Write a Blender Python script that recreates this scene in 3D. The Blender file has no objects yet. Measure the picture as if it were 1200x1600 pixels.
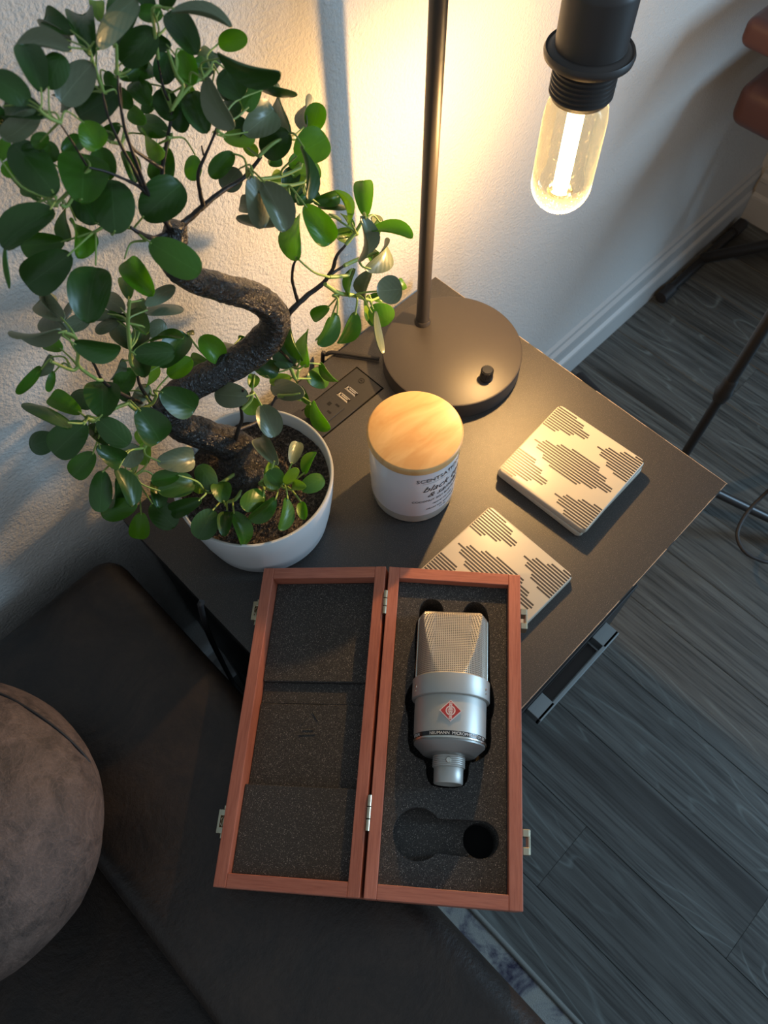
import bpy, bmesh, math, random
from mathutils import Vector, Matrix, noise
random.seed(7)
C = bpy.context.scene.collection
PI = math.pi

# ------------------------------------------------------------------ camera
CAM = Vector((-0.4889, -0.4149, 0.6415))
RM = Matrix(((0.7062, 0.6284, -0.3261), (-0.7080, 0.6206, -0.3372), (-0.0095, 0.4690, 0.8832)))
FPX = 1205.8
cd = bpy.data.cameras.new('camera')
cam = bpy.data.objects.new('camera', cd)
C.objects.link(cam)
cam.matrix_world = Matrix.Translation(CAM) @ RM.to_4x4()
cd.sensor_fit = 'HORIZONTAL'
cd.sensor_width = 24
cd.lens = 24 * FPX / 1200
cd.clip_start = 0.02
cd.dof.use_dof = True
cd.dof.focus_distance = 0.62
cd.dof.aperture_fstop = 13
bpy.context.scene.camera = cam

# ------------------------------------------------------------------ world, window light, exposure
w = bpy.data.worlds.new('room_light')
bpy.context.scene.world = w
w.use_nodes = True
w.node_tree.nodes['Background'].inputs[0].default_value = (0.76, 0.88, 1.0, 1)
w.node_tree.nodes['Background'].inputs[1].default_value = 0.43
ld = bpy.data.lights.new('window_daylight', 'AREA')
ld.shape = 'RECTANGLE'
ld.size = 0.55
ld.size_y = 1.3
ld.energy = 58
ld.color = (0.44, 0.72, 1.0)
lo = bpy.data.objects.new('window_daylight', ld)
C.objects.link(lo)
lo.location = (1.95, -2.35, 0.75)
lo.rotation_euler = (Vector((0.0, -0.1, -0.1)) - lo.location).to_track_quat('-Z', 'Y').to_euler()
vs = bpy.context.scene.view_settings
vs.view_transform = 'Standard'
vs.look = 'None'
vs.exposure = 0.0
vs.gamma = 1
vs.use_curve_mapping = False

# ------------------------------------------------------------------ helpers
def ray(x, y):
    return RM @ Vector(((x - 600) / FPX, -(y - 800) / FPX, -1))
def onz(x, y, z):
    d = ray(x, y); return CAM + d * ((z - CAM.z) / d.z)
def ony(x, y, Y):
    d = ray(x, y); return CAM + d * ((Y - CAM.y) / d.y)
def at(x, y, t):
    return CAM + ray(x, y) * t

def thing(name, label, cat, loc=(0, 0, 0), rotz=0, group=None):
    o = bpy.data.objects.new(name, None); C.objects.link(o)
    o.empty_display_size = 0.02
    o.location = loc; o.rotation_euler = (0, 0, rotz)
    o['label'] = label; o['category'] = cat
    if group: o['group'] = group
    return o

def obj(name, bm, mat, parent=None, smooth=None, label=None, kind=None, world=False, me=None, bevel=0):
    """link a bmesh as ONE object; smooth = angle in degrees; world=True keeps world coordinates under a parent"""
    if me is None:
        me = bpy.data.meshes.new(name)
        bmesh.ops.recalc_face_normals(bm, faces=bm.faces)
        bm.to_mesh(me); bm.free()
        me.materials.append(mat)
        if smooth:
            me.shade_smooth()
            me.set_sharp_from_angle(angle=math.radians(smooth))
    o = bpy.data.objects.new(name, me); C.objects.link(o)
    if parent:
        o.parent = parent
        if world:
            m = Matrix.Translation(parent.location) @ parent.rotation_euler.to_matrix().to_4x4()
            o.matrix_parent_inverse = m.inverted()
    if label: o['label'] = label
    if kind: o['kind'] = kind
    if bevel:
        b = o.modifiers.new('bevel', 'BEVEL'); b.width = bevel; b.segments = 2; b.limit_method = 'ANGLE'
        b.harden_normals = False
    return o

def box(bm, x0, x1, y0, y1, z0, z1, M=None):
    v = [bm.verts.new((x, y, z)) for x in (x0, x1) for y in (y0, y1) for z in (z0, z1)]
    if M is not None:
        for q in v: q.co = M @ q.co
    for f in ((0, 1, 3, 2), (4, 6, 7, 5), (0, 4, 5, 1), (2, 3, 7, 6), (0, 2, 6, 4), (1, 5, 7, 3)):
        bm.faces.new([v[i] for i in f])
    return v

def rbox(bm, x0, x1, y0, y1, z0, z1, r=0.002, seg=3, M=None):
    b2 = bmesh.new(); box(b2, x0, x1, y0, y1, z0, z1)
    bmesh.ops.recalc_face_normals(b2, faces=b2.faces)
    bmesh.ops.bevel(b2, geom=b2.edges[:], offset=r, segments=seg, profile=0.5, affect='EDGES')
    if M is not None: bmesh.ops.transform(b2, matrix=M, verts=b2.verts)
    me = bpy.data.meshes.new('t'); b2.to_mesh(me); b2.free(); bm.from_mesh(me); bpy.data.meshes.remove(me)

def lathe(bm, prof, n=64, M=None, cap=True):
    """prof: list of (r, z)"""
    rings = []
    for r, z in prof:
        if r < 1e-6:
            v = bm.verts.new((0, 0, z)); rings.append([v])
        else:
            rings.append([bm.verts.new((r * math.cos(2 * PI * i / n), r * math.sin(2 * PI * i / n), z)) for i in range(n)])
    for a, b in zip(rings, rings[1:]):
        for i in range(n):
            j = (i + 1) % n
            if len(a) == 1 and len(b) == 1: continue
            if len(a) == 1: bm.faces.new((a[0], b[j], b[i]))
            elif len(b) == 1: bm.faces.new((a[i], a[j], b[0]))
            else: bm.faces.new((a[i], a[j], b[j], b[i]))
    if cap:
        for q in (rings[0], rings[-1]):
            if len(q) > 1: bm.faces.new(q)
    if M is not None:
        for q in rings:
            for v in q: v.co = M @ v.co

def smooth_path(pts, rad, n):
    """Catmull-Rom through pts (Vectors) with radii"""
    P = [Vector(p) for p in pts]
    if len(P) == 2:
        return [P[0].lerp(P[1], i / n) for i in range(n + 1)], [rad[0] + (rad[1] - rad[0]) * i / n for i in range(n + 1)]
    out, ro = [], []
    Q = [P[0] * 2 - P[1]] + P + [P[-1] * 2 - P[-2]]
    for k in range(len(P) - 1):
        p0, p1, p2, p3 = Q[k:k + 4]
        for i in range(n):
            t = i / n
            out.append(0.5 * ((2 * p1) + (p2 - p0) * t + (2 * p0 - 5 * p1 + 4 * p2 - p3) * t * t + (3 * p1 - p0 - 3 * p2 + p3) * t ** 3))
            ro.append(rad[k] + (rad[k + 1] - rad[k]) * t)
    out.append(P[-1]); ro.append(rad[-1])
    return out, ro

def tube(bm, pts, rad, sides=8, n=6, disp=None, cap=True):
    if not isinstance(rad, (list, tuple)): rad = [rad] * len(pts)
    P, Rr = smooth_path(pts, rad, n) if n > 1 else ([Vector(p) for p in pts], rad)
    T = [(P[min(i + 1, len(P) - 1)] - P[max(i - 1, 0)]).normalized() for i in range(len(P))]
    up = Vector((0, 0, 1)) if abs(T[0].z) < 0.9 else Vector((1, 0, 0))
    N = T[0].cross(up).normalized()
    rings = []
    for i, p in enumerate(P):
        N = (N - T[i] * N.dot(T[i])).normalized(); B = T[i].cross(N)
        ring = []
        for k in range(sides):
            a = 2 * PI * k / sides
            d = N * math.cos(a) + B * math.sin(a)
            r = Rr[i]
            q = p + d * r
            if disp: q = p + d * (r + disp(q, i / len(P), a, r))
            ring.append(bm.verts.new(q))
        rings.append(ring)
    for a, b in zip(rings, rings[1:]):
        for k in range(sides):
            j = (k + 1) % sides
            bm.faces.new((a[k], a[j], b[j], b[k]))
    if cap:
        bm.faces.new(rings[0]); bm.faces.new(rings[-1])

def prism(bm, poly, z0, z1, M=None):
    a = [bm.verts.new((x, y, z0)) for x, y in poly]; b = [bm.verts.new((x, y, z1)) for x, y in poly]
    if M is not None:
        for v in a + b: v.co = M @ v.co
    n = len(poly)
    bm.faces.new(a); bm.faces.new(b)
    for i in range(n): bm.faces.new((a[i], a[(i + 1) % n], b[(i + 1) % n], b[i]))

def plate_with_holes(bm, outer, holes, z):
    """flat plate at z with holes given as 2D loops"""
    es = []
    loops = []
    for lp in [outer] + holes:
        vv = [bm.verts.new((x, y, z)) for x, y in lp]
        loops.append(vv)
        for i in range(len(vv)): es.append(bm.edges.new((vv[i], vv[(i + 1) % len(vv)])))
    bmesh.ops.triangle_fill(bm, use_beauty=True, use_dissolve=False, edges=es, normal=(0, 0, 1))
    return loops

def wall_down(bm, loop, z):
    lo_ = [bm.verts.new((v.co.x, v.co.y, z)) for v in loop]
    n = len(loop)
    for i in range(n): bm.faces.new((loop[i], loop[(i + 1) % n], lo_[(i + 1) % n], lo_[i]))
    return lo_

def rrect(x0, x1, y0, y1, r, n=6):
    out = []
    for cx, cy, a0 in ((x1 - r, y1 - r, 0), (x0 + r, y1 - r, 90), (x0 + r, y0 + r, 180), (x1 - r, y0 + r, 270)):
        for i in range(n + 1):
            a = math.radians(a0 + 90 * i / n)
            out.append((cx + r * math.cos(a), cy + r * math.sin(a)))
    return out

def text_bm(s, size, extrude=0.0, shear=0.0, fn=None, bm=None, align='CENTER', res=3):
    cu = bpy.data.curves.new('txt', 'FONT'); cu.body = s; cu.size = size; cu.extrude = extrude
    cu.align_x = align; cu.shear = shear; cu.resolution_u = res
    o = bpy.data.objects.new('txt', cu); C.objects.link(o)
    dg = bpy.context.evaluated_depsgraph_get(); dg.update()
    me = bpy.data.meshes.new_from_object(o.evaluated_get(dg))
    bpy.data.objects.remove(o); bpy.data.curves.remove(cu)
    if bm is None: bm = bmesh.new()
    b2 = bmesh.new(); b2.from_mesh(me); bpy.data.meshes.remove(me)
    if fn:
        for v in b2.verts: v.co = fn(v.co)
    m2 = bpy.data.meshes.new('t'); b2.to_mesh(m2); b2.free(); bm.from_mesh(m2); bpy.data.meshes.remove(m2)
    return bm

# ------------------------------------------------------------------ materials
def mat(name, col, rough=0.5, metal=0.0, spec=0.5, **kw):
    m = bpy.data.materials.new(name); m.use_nodes = True
    b = m.node_tree.nodes['Principled BSDF']
    b.inputs['Base Color'].default_value = (*col, 1)
    b.inputs['Roughness'].default_value = rough
    b.inputs['Metallic'].default_value = metal
    b.inputs['Specular IOR Level'].default_value = spec
    for k, v in kw.items(): b.inputs[k.replace('_', ' ')].default_value = v
    return m

class NT:
    def __init__(s, m): s.m = m; s.t = m.node_tree; s.b = s.t.nodes['Principled BSDF']
    def n(s, typ, **kw):
        x = s.t.nodes.new(typ)
        for k, v in kw.items():
            if k.startswith('i_'): x.inputs[k[2:].replace('_', ' ')].default_value = v
            else: setattr(x, k, v)
        return x
    def l(s, a, b): s.t.links.new(a, b)
    def coord(s, scale=(1, 1, 1), kind='Object', rot=(0, 0, 0)):
        tc = s.n('ShaderNodeTexCoord'); mp = s.n('ShaderNodeMapping')
        mp.inputs['Scale'].default_value = scale; mp.inputs['Rotation'].default_value = rot
        s.l(tc.outputs[kind], mp.inputs['Vector']); return mp.outputs[0]
    def noise(s, vec, scale, detail=4, rough=0.55, dist=0):
        x = s.n('ShaderNodeTexNoise'); x.inputs['Scale'].default_value = scale
        x.inputs['Detail'].default_value = detail; x.inputs['Roughness'].default_value = rough
        x.inputs['Distortion'].default_value = dist
        if vec is not None: s.l(vec, x.inputs['Vector'])
        return x.outputs['Fac']
    def ramp(s, fac, stops):
        r = s.n('ShaderNodeValToRGB'); cr = r.color_ramp
        while len(cr.elements) < len(stops): cr.elements.new(0.5)
        for e, (p, c) in zip(cr.elements, stops):
            e.position = p; e.color = (*c, 1) if len(c) == 3 else c
        s.l(fac, r.inputs[0]); return r.outputs[0]
    def mix(s, fac, a, b, mode='MIX'):
        x = s.n('ShaderNodeMix', data_type='RGBA', blend_type=mode)
        for sock, v in ((x.inputs[0], fac), (x.inputs[6], a), (x.inputs[7], b)):
            if isinstance(v, (int, float)): sock.default_value = v
            elif isinstance(v, tuple): sock.default_value = (*v, 1)
            else: s.l(v, sock)
        return x.outputs[2]
    def bump(s, h, strength=0.3, dist=0.001, prev=None):
        x = s.n('ShaderNodeBump'); x.inputs['Strength'].default_value = strength
        x.inputs['Distance'].default_value = dist
        s.l(h, x.inputs['Height'])
        if prev is not None: s.l(prev, x.inputs['Normal'])
        s.l(x.outputs[0], s.b.inputs['Normal']); return x.outputs[0]
    def color(s, c): s.l(c, s.b.inputs['Base Color'])
    def math(s, op, a, b=0.0):
        x = s.n('ShaderNodeMath', operation=op)
        for sock, v in ((x.inputs[0], a), (x.inputs[1], b)):
            if isinstance(v, (int, float)): sock.default_value = v
            else: s.l(v, sock)
        return x.outputs[0]

def g(v): return (v, v, v)

# painted wall, orange peel texture
m_wall = mat('wall_paint', (0.53, 0.515, 0.485), 0.75, spec=0.25)
n = NT(m_wall); co = n.coord()
b1 = n.bump(n.noise(co, 300, 2, 0.6), 0.75, 0.0020)
n.bump(n.noise(co, 90, 3, 0.5), 0.35, 0.002, b1)
m_trim = mat('trim_paint', (0.42, 0.41, 0.39), 0.45)

# vinyl wood planks (long axis = y)
m_floor = mat('grey_oak_vinyl', (0.1, 0.1, 0.1), 0.42, spec=0.45)
n = NT(m_floor)
oi = n.n('ShaderNodeObjectInfo')
tc = n.n('ShaderNodeTexCoord')
vm = n.n('ShaderNodeVectorMath', operation='MULTIPLY_ADD')
n.l(oi.outputs['Random'], vm.inputs[0]); vm.inputs[1].default_value = (7, 13, 3)
n.l(tc.outputs['Object'], vm.inputs[2])
mp = n.n('ShaderNodeMapping'); mp.inputs['Scale'].default_value = (16, 2.4, 6); n.l(vm.outputs[0], mp.inputs['Vector'])
big = n.noise(mp.outputs[0], 1.0, 5, 0.62, 1.6)
wv = n.n('ShaderNodeTexWave', wave_type='BANDS', bands_direction='X')
wv.inputs['Scale'].default_value = 0.9; wv.inputs['Distortion'].default_value = 9; wv.inputs['Detail'].default_value = 3
wv.inputs['Detail Scale'].default_value = 0.7
n.l(mp.outputs[0], wv.inputs['Vector'])
mp2 = n.n('ShaderNodeMapping'); mp2.inputs['Scale'].default_value = (300, 7, 60); n.l(vm.outputs[0], mp2.inputs['Vector'])
fine = n.noise(mp2.outputs[0], 1.0, 3, 0.6)
base = n.ramp(big, [(0.25, (0.048, 0.046, 0.044)), (0.5, (0.092, 0.088, 0.084)), (0.75, (0.135, 0.13, 0.124))])
c1 = n.mix(0.22, base, n.ramp(wv.outputs['Fac'], [(0.0, g(0.045)), (0.6, g(0.11)), (0.93, g(0.12)), (1.0, g(0.21))]))
c2 = n.mix(0.85, c1, n.ramp(fine, [(0.34, g(0.25)), (0.5, g(0.9)), (0.66, (1.0, 1.0, 1.0))]), 'MULTIPLY')
mp3 = n.n('ShaderNodeMapping'); mp3.inputs['Scale'].default_value = (11, 1.5, 4); n.l(vm.outputs[0], mp3.inputs['Vector'])
hill = n.noise(mp3.outputs[0], 0.9, 2, 0.45, 0.5)
ringv = n.math('FRACT', n.math('MULTIPLY', hill, 22.0))
cath = n.ramp(ringv, [(0.0, g(0.0)), (0.42, g(0.05)), (0.5, g(1.0)), (0.60, g(0.1)), (1.0, g(0.0))])
zone = n.ramp(n.noise(mp3.outputs[0], 1.7, 2), [(0.46, g(0.0)), (0.62, g(0.55))])
cm = n.math('MULTIPLY', cath, zone)
c3 = n.mix(cm, c2, (0.22, 0.235, 0.23))
knot = n.ramp(hill, [(0.27, g(0.8)), (0.36, g(0.0))])
c4 = n.mix(knot, c3, (0.022, 0.020, 0.019))
n.color(n.mix(1.0, c4, (0.98, 1.06, 1.03), 'MULTIPLY'))
n.bump(fine, 0.25, 0.0006)
m_gap = mat('floor_joint_dark', (0.02, 0.02, 0.02), 0.8)

# black table laminate with fine sparkle
m_table = mat('black_laminate', (0.018, 0.017, 0.016), 0.42, spec=0.75)
n = NT(m_table); co = n.coord()
sp = n.noise(co, 1500, 2, 0.6)
sp2 = n.noise(co, 260, 3, 0.6)
n.color(n.mix(n.ramp(sp, [(0.58, g(0)), (0.70, g(1.0))]), (0.021, 0.0185, 0.0165), (0.15, 0.13, 0.105)))
n.l(n.ramp(sp2, [(0.3, g(0.44)), (0.7, g(0.50))]), n.b.inputs['Roughness'])
n.bump(sp, 0.38, 0.0004)
m_edge = mat('worn_edge_chip', (0.34, 0.29, 0.24), 0.8)
m_black = mat('black_powder_coat', (0.016, 0.015, 0.015), 0.38)
m_lamp = mat('matte_black_lamp', (0.036, 0.031, 0.028), 0.45)
m_plastic = mat('black_plastic', (0.022, 0.021, 0.02), 0.45)
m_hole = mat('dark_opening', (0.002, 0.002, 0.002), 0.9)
m_knob = mat('glossy_black_knob', (0.02, 0.02, 0.02), 0.2)
m_steel = mat('bright_steel', (0.62, 0.58, 0.5), 0.25, 1.0)
m_alu = mat('brushed_aluminium', (0.26, 0.30, 0.31), 0.5, 0.6)
n = NT(m_alu); n.bump(n.noise(n.coord((40, 2000, 2000)), 1, 2), 0.12, 0.0003)
m_brass = mat('pale_brass', (0.55, 0.50, 0.36), 0.3, 1.0)
m_rubber = mat('black_rubber', (0.02, 0.018, 0.018), 0.6)

# pot, candle
m_pot = mat('white_glazed_ceramic', (0.62, 0.63, 0.62), 0.3, spec=0.4)
m_white = mat('white_printed_jar', (0.60, 0.61, 0.62), 0.12, spec=0.6)
m_glass = bpy.data.materials.new('clear_glass'); m_glass.use_nodes = True
t = m_glass.node_tree; t.nodes.clear()
go = t.nodes.new('ShaderNodeOutputMaterial'); gm = t.nodes.new('ShaderNodeMixShader')
ga = t.nodes.new('ShaderNodeBsdfTransparent'); gb = t.nodes.new('ShaderNodeBsdfGlossy'); lw = t.nodes.new('ShaderNodeFresnel')
lw.inputs['IOR'].default_value = 1.5
ga.inputs[0].default_value = (0.9, 0.92, 0.9, 1); gb.inputs['Roughness'].default_value = 0.05
t.links.new(lw.outputs[0], gm.inputs[0]); t.links.new(ga.outputs[0], gm.inputs[1]); t.links.new(gb.outputs[0], gm.inputs[2]); t.links.new(gm.outputs[0], go.inputs[0])
m_jarbase = mat('thick_clear_glass_base', (0.55, 0.56, 0.50), 0.08, spec=0.7, Transmission_Weight=0.35)
m_lid = mat('pale_bamboo_lid', (0.72, 0.48, 0.24), 0.42)
n = NT(m_lid); co = n.coord((10, 60, 10), rot=(0, 0, 0.55))
n.color(n.mix(n.ramp(n.noise(n.coord((14, 55, 10), rot=(0, 0, 0.5)), 1, 3, 0.6, 1.2), [(0.35, g(0)), (0.7, g(1))]), (0.54, 0.30, 0.105), (0.66, 0.43, 0.19)))
m_ink = mat('dark_ink', (0.03, 0.03, 0.035), 0.6)

# leaves
def leafmat(name, c, tr, back=None, rough=0.33, tw=0.3):
    m = mat(name, c, rough, spec=0.5)
    n = NT(m)
    oi = n.n('ShaderNodeObjectInfo')
    co = n.n('ShaderNodeTexCoord'); sx = n.n('ShaderNodeSeparateXYZ'); n.l(co.outputs['Object'], sx.inputs[0])
    rib = n.math('LESS_THAN', n.math('ABSOLUTE', sx.outputs[0]), 0.013)
    var = n.mix(oi.outputs['Random'], tuple(x * 0.8 for x in c), tuple(min(1, x * 1.22) for x in c))
    no = n.noise(n.coord((3, 3, 3)), 2.2, 3)
    var = n.mix(no, var, tuple(min(1, x * 1.15 + 0.004) for x in c))
    cc = n.mix(n.math('MULTIPLY', rib, 0.35), var, tuple(min(1, x * 1.8 + 0.03) for x in c))
    n.color(cc)
    tb = n.n('ShaderNodeBsdfTranslucent'); tb.inputs[0].default_value = (*tr, 1)
    ms = n.n('ShaderNodeMixShader'); ms.inputs[0].default_value = tw
    n.l(n.b.outputs[0], ms.inputs[1]); n.l(tb.outputs[0], ms.inputs[2])
    n.l(ms.outputs[0], n.t.nodes['Material Output'].inputs['Surface'])
    # side veins as fine relief
    wv = n.n('ShaderNodeTexWave', wave_type='BANDS', bands_direction='DIAGONAL'); wv.inputs['Scale'].default_value = 3.0
    ab = n.n('ShaderNodeVectorMath', operation='ABSOLUTE'); n.l(co.outputs['Object'], ab.inputs[0])
    n.l(ab.outputs[0], wv.inputs['Vector'])
    n.bump(wv.outputs['Fac'], 0.10, 0.0004)
    return m
LM = {
    'D': leafmat('leaf_deep_green', (0.030, 0.085, 0.011), (0.10, 0.25, 0.010), tw=0.26),
    'M': leafmat('leaf_mid_green', (0.055, 0.150, 0.012), (0.18, 0.38, 0.012), tw=0.38),
    'B': leafmat('leaf_backlit_green', (0.105, 0.25, 0.012), (0.30, 0.58, 0.015), tw=0.5),  # brighter colour paints in the glow of backlit leaves
    'L': leafmat('leaf_lime_green', (0.22, 0.36, 0.035), (0.40, 0.62, 0.03), tw=0.45),
    'G': leafmat('leaf_sheen_green', (0.135, 0.160, 0.085), (0.12, 0.18, 0.04), rough=0.33, tw=0.12),  # daylight sheen and paler undersides put into the grey-green
}
m_stem = mat('green_stem', (0.24, 0.34, 0.075), 0.5)
m_branch = mat('dark_branch_bark', (0.022, 0.016, 0.013), 0.5)
n = NT(m_branch); n.bump(n.noise(n.coord(), 400, 4), 0.5, 0.001)
m_trunk = mat('glossy_dark_bark', (0.03, 0.022, 0.016), 0.30, spec=0.7)
n = NT(m_trunk); co = n.coord()
nb = n.noise(co, 330, 4, 0.6, 0.6)
n.color(n.ramp(nb, [(0.3, (0.010, 0.008, 0.007)), (0.55, (0.022, 0.017, 0.013)), (0.8, (0.06, 0.046, 0.032))]))
n.bump(nb, 1.0, 0.0045)
m_soil = mat('potting_soil', (0.03, 0.02, 0.014), 0.85)
n = NT(m_soil); nb = n.noise(n.coord(), 420, 4, 0.7)
n.color(n.ramp(nb, [(0.35, (0.010, 0.008, 0.007)), (0.52, (0.060, 0.044, 0.034)), (0.68, (0.24, 0.19, 0.15))]))
n.bump(nb, 1.0, 0.002)

# mahogany box, foam
m_wood = mat('red_mahogany', (0.3, 0.09, 0.05), 0.42)
n = NT(m_wood)
gr = n.noise(n.coord((900, 50, 900)), 1, 3, 0.6)
bl = n.noise(n.coord((60, 12, 60)), 1, 3)
n.color(n.mix(0.6, n.ramp(gr, [(0.3, (0.24, 0.065, 0.036)), (0.5, (0.42, 0.135, 0.078)), (0.75, (0.52, 0.20, 0.12))]),
              n.ramp(bl, [(0.3, (0.32, 0.09, 0.05)), (0.7, (0.50, 0.17, 0.105))])))
n.bump(gr, 0.25, 0.0004)
m_foam = mat('charcoal_foam', (0.03, 0.028, 0.027), 0.85, spec=0.3)
n = NT(m_foam); co = n.coord()
vo = n.n('ShaderNodeTexVoronoi'); vo.inputs['Scale'].default_value = 1700; n.l(co, vo.inputs['Vector'])
sc = n.n('ShaderNodeSeparateColor'); n.l(vo.outputs['Color'], sc.inputs[0])
spk = n.math('MULTIPLY', n.math('GREATER_THAN', sc.outputs[0], 0.80), n.math('LESS_THAN', vo.outputs['Distance'], 0.42))
nz = n.noise(co, 1400, 3, 0.8)
n.color(n.mix(n.math('MULTIPLY', spk, sc.outputs[1]), n.ramp(nz, [(0.35, g(0.014)), (0.65, (0.085, 0.078, 0.070))]), (0.42, 0.38, 0.33)))
n.bump(nz, 0.9, 0.0009)

# microphone
m_nickel = mat('satin_nickel', (0.50, 0.49, 0.45), 0.46, 0.75)
m_nickel_dark = mat('satin_nickel_underside', (0.30, 0.29, 0.27), 0.45, 0.8)
m_frame = mat('polished_nickel_frame', (0.66, 0.65, 0.58), 0.25, 1.0)
m_mesh = mat('woven_wire_mesh', (0.5, 0.48, 0.42), 0.34, 0.75)
n = NT(m_mesh)
uv = n.n('ShaderNodeTexCoord'); sx = n.n('ShaderNodeSeparateXYZ'); n.l(uv.outputs['UV'], sx.inputs[0])
def tri(s, k):   # |frac(k s)-0.5|*2
    return n.math('MULTIPLY', n.math('ABSOLUTE', n.math('SUBTRACT', n.math('FRACT', n.math('MULTIPLY', s, k)), 0.5)), 2.0)
tx = tri(sx.outputs[0], 660.0); ty = tri(sx.outputs[1], 660.0)   # 1.25 mm weave
wx = n.math('GREATER_THAN', tx, 0.48); wy = n.math('GREATER_THAN', ty, 0.48)
wire = n.math('MAXIMUM', wx, wy)
n.color(n.mix(wire, (0.018, 0.014, 0.010), (0.62, 0.56, 0.46)))
n.l(n.math('MULTIPLY', wire, 0.8), n.b.inputs['Metallic'])
n.bump(n.math('MAXIMUM', tx, ty), 0.8, 0.0005)
m_band = mat('black_glossy_band', (0.01, 0.01, 0.01), 0.2)
m_letter = mat('white_lettering', (0.75, 0.75, 0.72), 0.5)
m_red = mat('red_enamel', (0.42, 0.035, 0.03), 0.35)
m_pink = mat('white_badge_metal', (0.72, 0.58, 0.54), 0.4)

# coasters
m_coaster = mat('cream_ceramic_coaster', (0.46, 0.42, 0.335), 0.36)
m_coaster_side = m_coaster
m_stripe = mat('charcoal_print', (0.035, 0.03, 0.028), 0.4)

# sofa leather, cushion, rug
def leather(name, a, b, rough, sc, bs=0.5, vein=0.5):
    m = mat(name, a, rough, spec=0.45)
    n = NT(m); co = n.coord()
    v = n.n('ShaderNodeTexVoronoi', feature='DISTANCE_TO_EDGE'); v.inputs['Scale'].default_value = sc * 14
    dn = n.n('ShaderNodeTexNoise'); dn.inputs['Scale'].default_value = sc * 3; n.l(co, dn.inputs['Vector'])
    vm = n.n('ShaderNodeVectorMath', operation='MULTIPLY_ADD'); n.l(dn.outputs['Color'], vm.inputs[0]); vm.inputs[1].default_value = (0.08, 0.08, 0.08); n.l(co, vm.inputs[2])
    n.l(vm.outputs[0], v.inputs['Vector'])
    no = n.noise(co, sc * 5, 6, 0.7, 0.8)
    fi = n.noise(co, sc * 60, 4, 0.7)
    c = n.mix(n.ramp(no, [(0.35, g(0)), (0.68, g(1))]), a, b)
    c = n.mix(n.ramp(v.outputs['Distance'], [(0.0, g(vein)), (0.06, g(0))]), c, tuple(min(1, x * 1.7) for x in b))
    c = n.mix(0.5, c, n.ramp(fi, [(0.3, g(0.55)), (0.7, g(1.0))]), 'MULTIPLY')
    n.color(c)
    b1 = n.bump(fi, bs, 0.0008)
    n.bump(no, 0.3, 0.004, b1)
    return m
m_sofa = leather('dark_brown_leather', (0.014, 0.010, 0.008), (0.038, 0.024, 0.016), 0.46, 3, 0.5, 0.03)
m_cush = leather('distressed_brown_suede', (0.050, 0.032, 0.024), (0.150, 0.095, 0.072), 0.62, 9, 0.9, 0.22)
m_thread = mat('dark_seam_thread', (0.012, 0.010, 0.010), 0.7)
m_burg = mat('burgundy_vinyl', (0.075, 0.028, 0.02), 0.4)
m_rug = mat('cream_blue_rug_pile', (0.4, 0.4, 0.38), 0.95, spec=0.1)
n = NT(m_rug); co = n.coord()
r1 = n.noise(co, 20, 5, 0.65, 0.6); r2 = n.noise(co, 900, 2)
c = n.ramp(r1, [(0.36, (0.055, 0.05, 0.085)), (0.44, (0.20, 0.20, 0.22)), (0.52, (0.36, 0.37, 0.35)), (0.7, (0.44, 0.43, 0.38))])
n.color(n.mix(0.4, c, n.ramp(r2, [(0.3, g(0.6)), (0.7, g(1))]), 'MULTIPLY')); n.bump(r2, 0.8, 0.001)
m_bind = mat('grey_rug_binding', (0.20, 0.20, 0.18), 0.9)
n = NT(m_bind); n.bump(n.noise(n.coord((900, 900, 900)), 1, 2), 0.6, 0.001)

# ------------------------------------------------------------------ room shell
FZ = -0.565       # floor level; the table top is z = 0
WY = 0.02         # face of the back wall
XR = 1.045        # face of the short return wall on the right
bm = bmesh.new(); box(bm, -2.6, 3.2, WY, WY + 0.12, FZ, 2.0)
obj('wall_back', bm, m_wall, kind='structure')
bm = bmesh.new(); box(bm, XR, XR + 0.12, -0.62, WY - 0.0005, FZ, 2.0)
obj('wall_right', bm, m_wall, kind='structure')
bm = bmesh.new(); box(bm, -2.6, 3.2, -3.4, WY + 0.12, FZ - 0.05, FZ - 0.0015)
floor = obj('floor', bm, m_gap, kind='structure')
# planks: children of the floor
PWD = 0.112
x = -0.2025 - PWD * 5
col = 0
ends = {4: [-0.5285], 5: [-0.7645], 6: [-0.30], 3: [-0.95], 7: [-1.05], 8: [-0.62]}
while x < 1.9:
    es = ends.get(col, [-(0.25 + 0.43 * ((col * 3) % 4))])
    cuts = [WY - 0.001] + es + [es[-1] - 1.2, -3.3]
    cuts = [c_ for c_ in cuts]
    for k in range(len(cuts) - 1):
        y1, y0 = cuts[k], cuts[k + 1]
        if y1 - y0 < 0.05: continue
        cx, cy = x + PWD / 2, (y0 + y1) / 2
        bm = bmesh.new()
        hx, hy = PWD / 2 - 0.0003, (y1 - y0) / 2 - 0.0003
        rb = 0.0006
        prof = [(-hx, -0.0015), (-hx, -rb), (-hx + rb, 0), (hx - rb, 0), (hx, -rb), (hx, -0.0015)]
        a = [bm.verts.new((px_, -hy, pz_)) for px_, pz_ in prof]; b = [bm.verts.new((px_, hy, pz_)) for px_, pz_ in prof]
        for i in range(6): bm.faces.new((a[i], a[(i + 1) % 6], b[(i + 1) % 6], b[i]))
        bm.faces.new(a); bm.faces.new(b)
        o = obj('plank', bm, m_floor, floor)
        o.location = (cx, cy, FZ)
    x += PWD; col += 1

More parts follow.
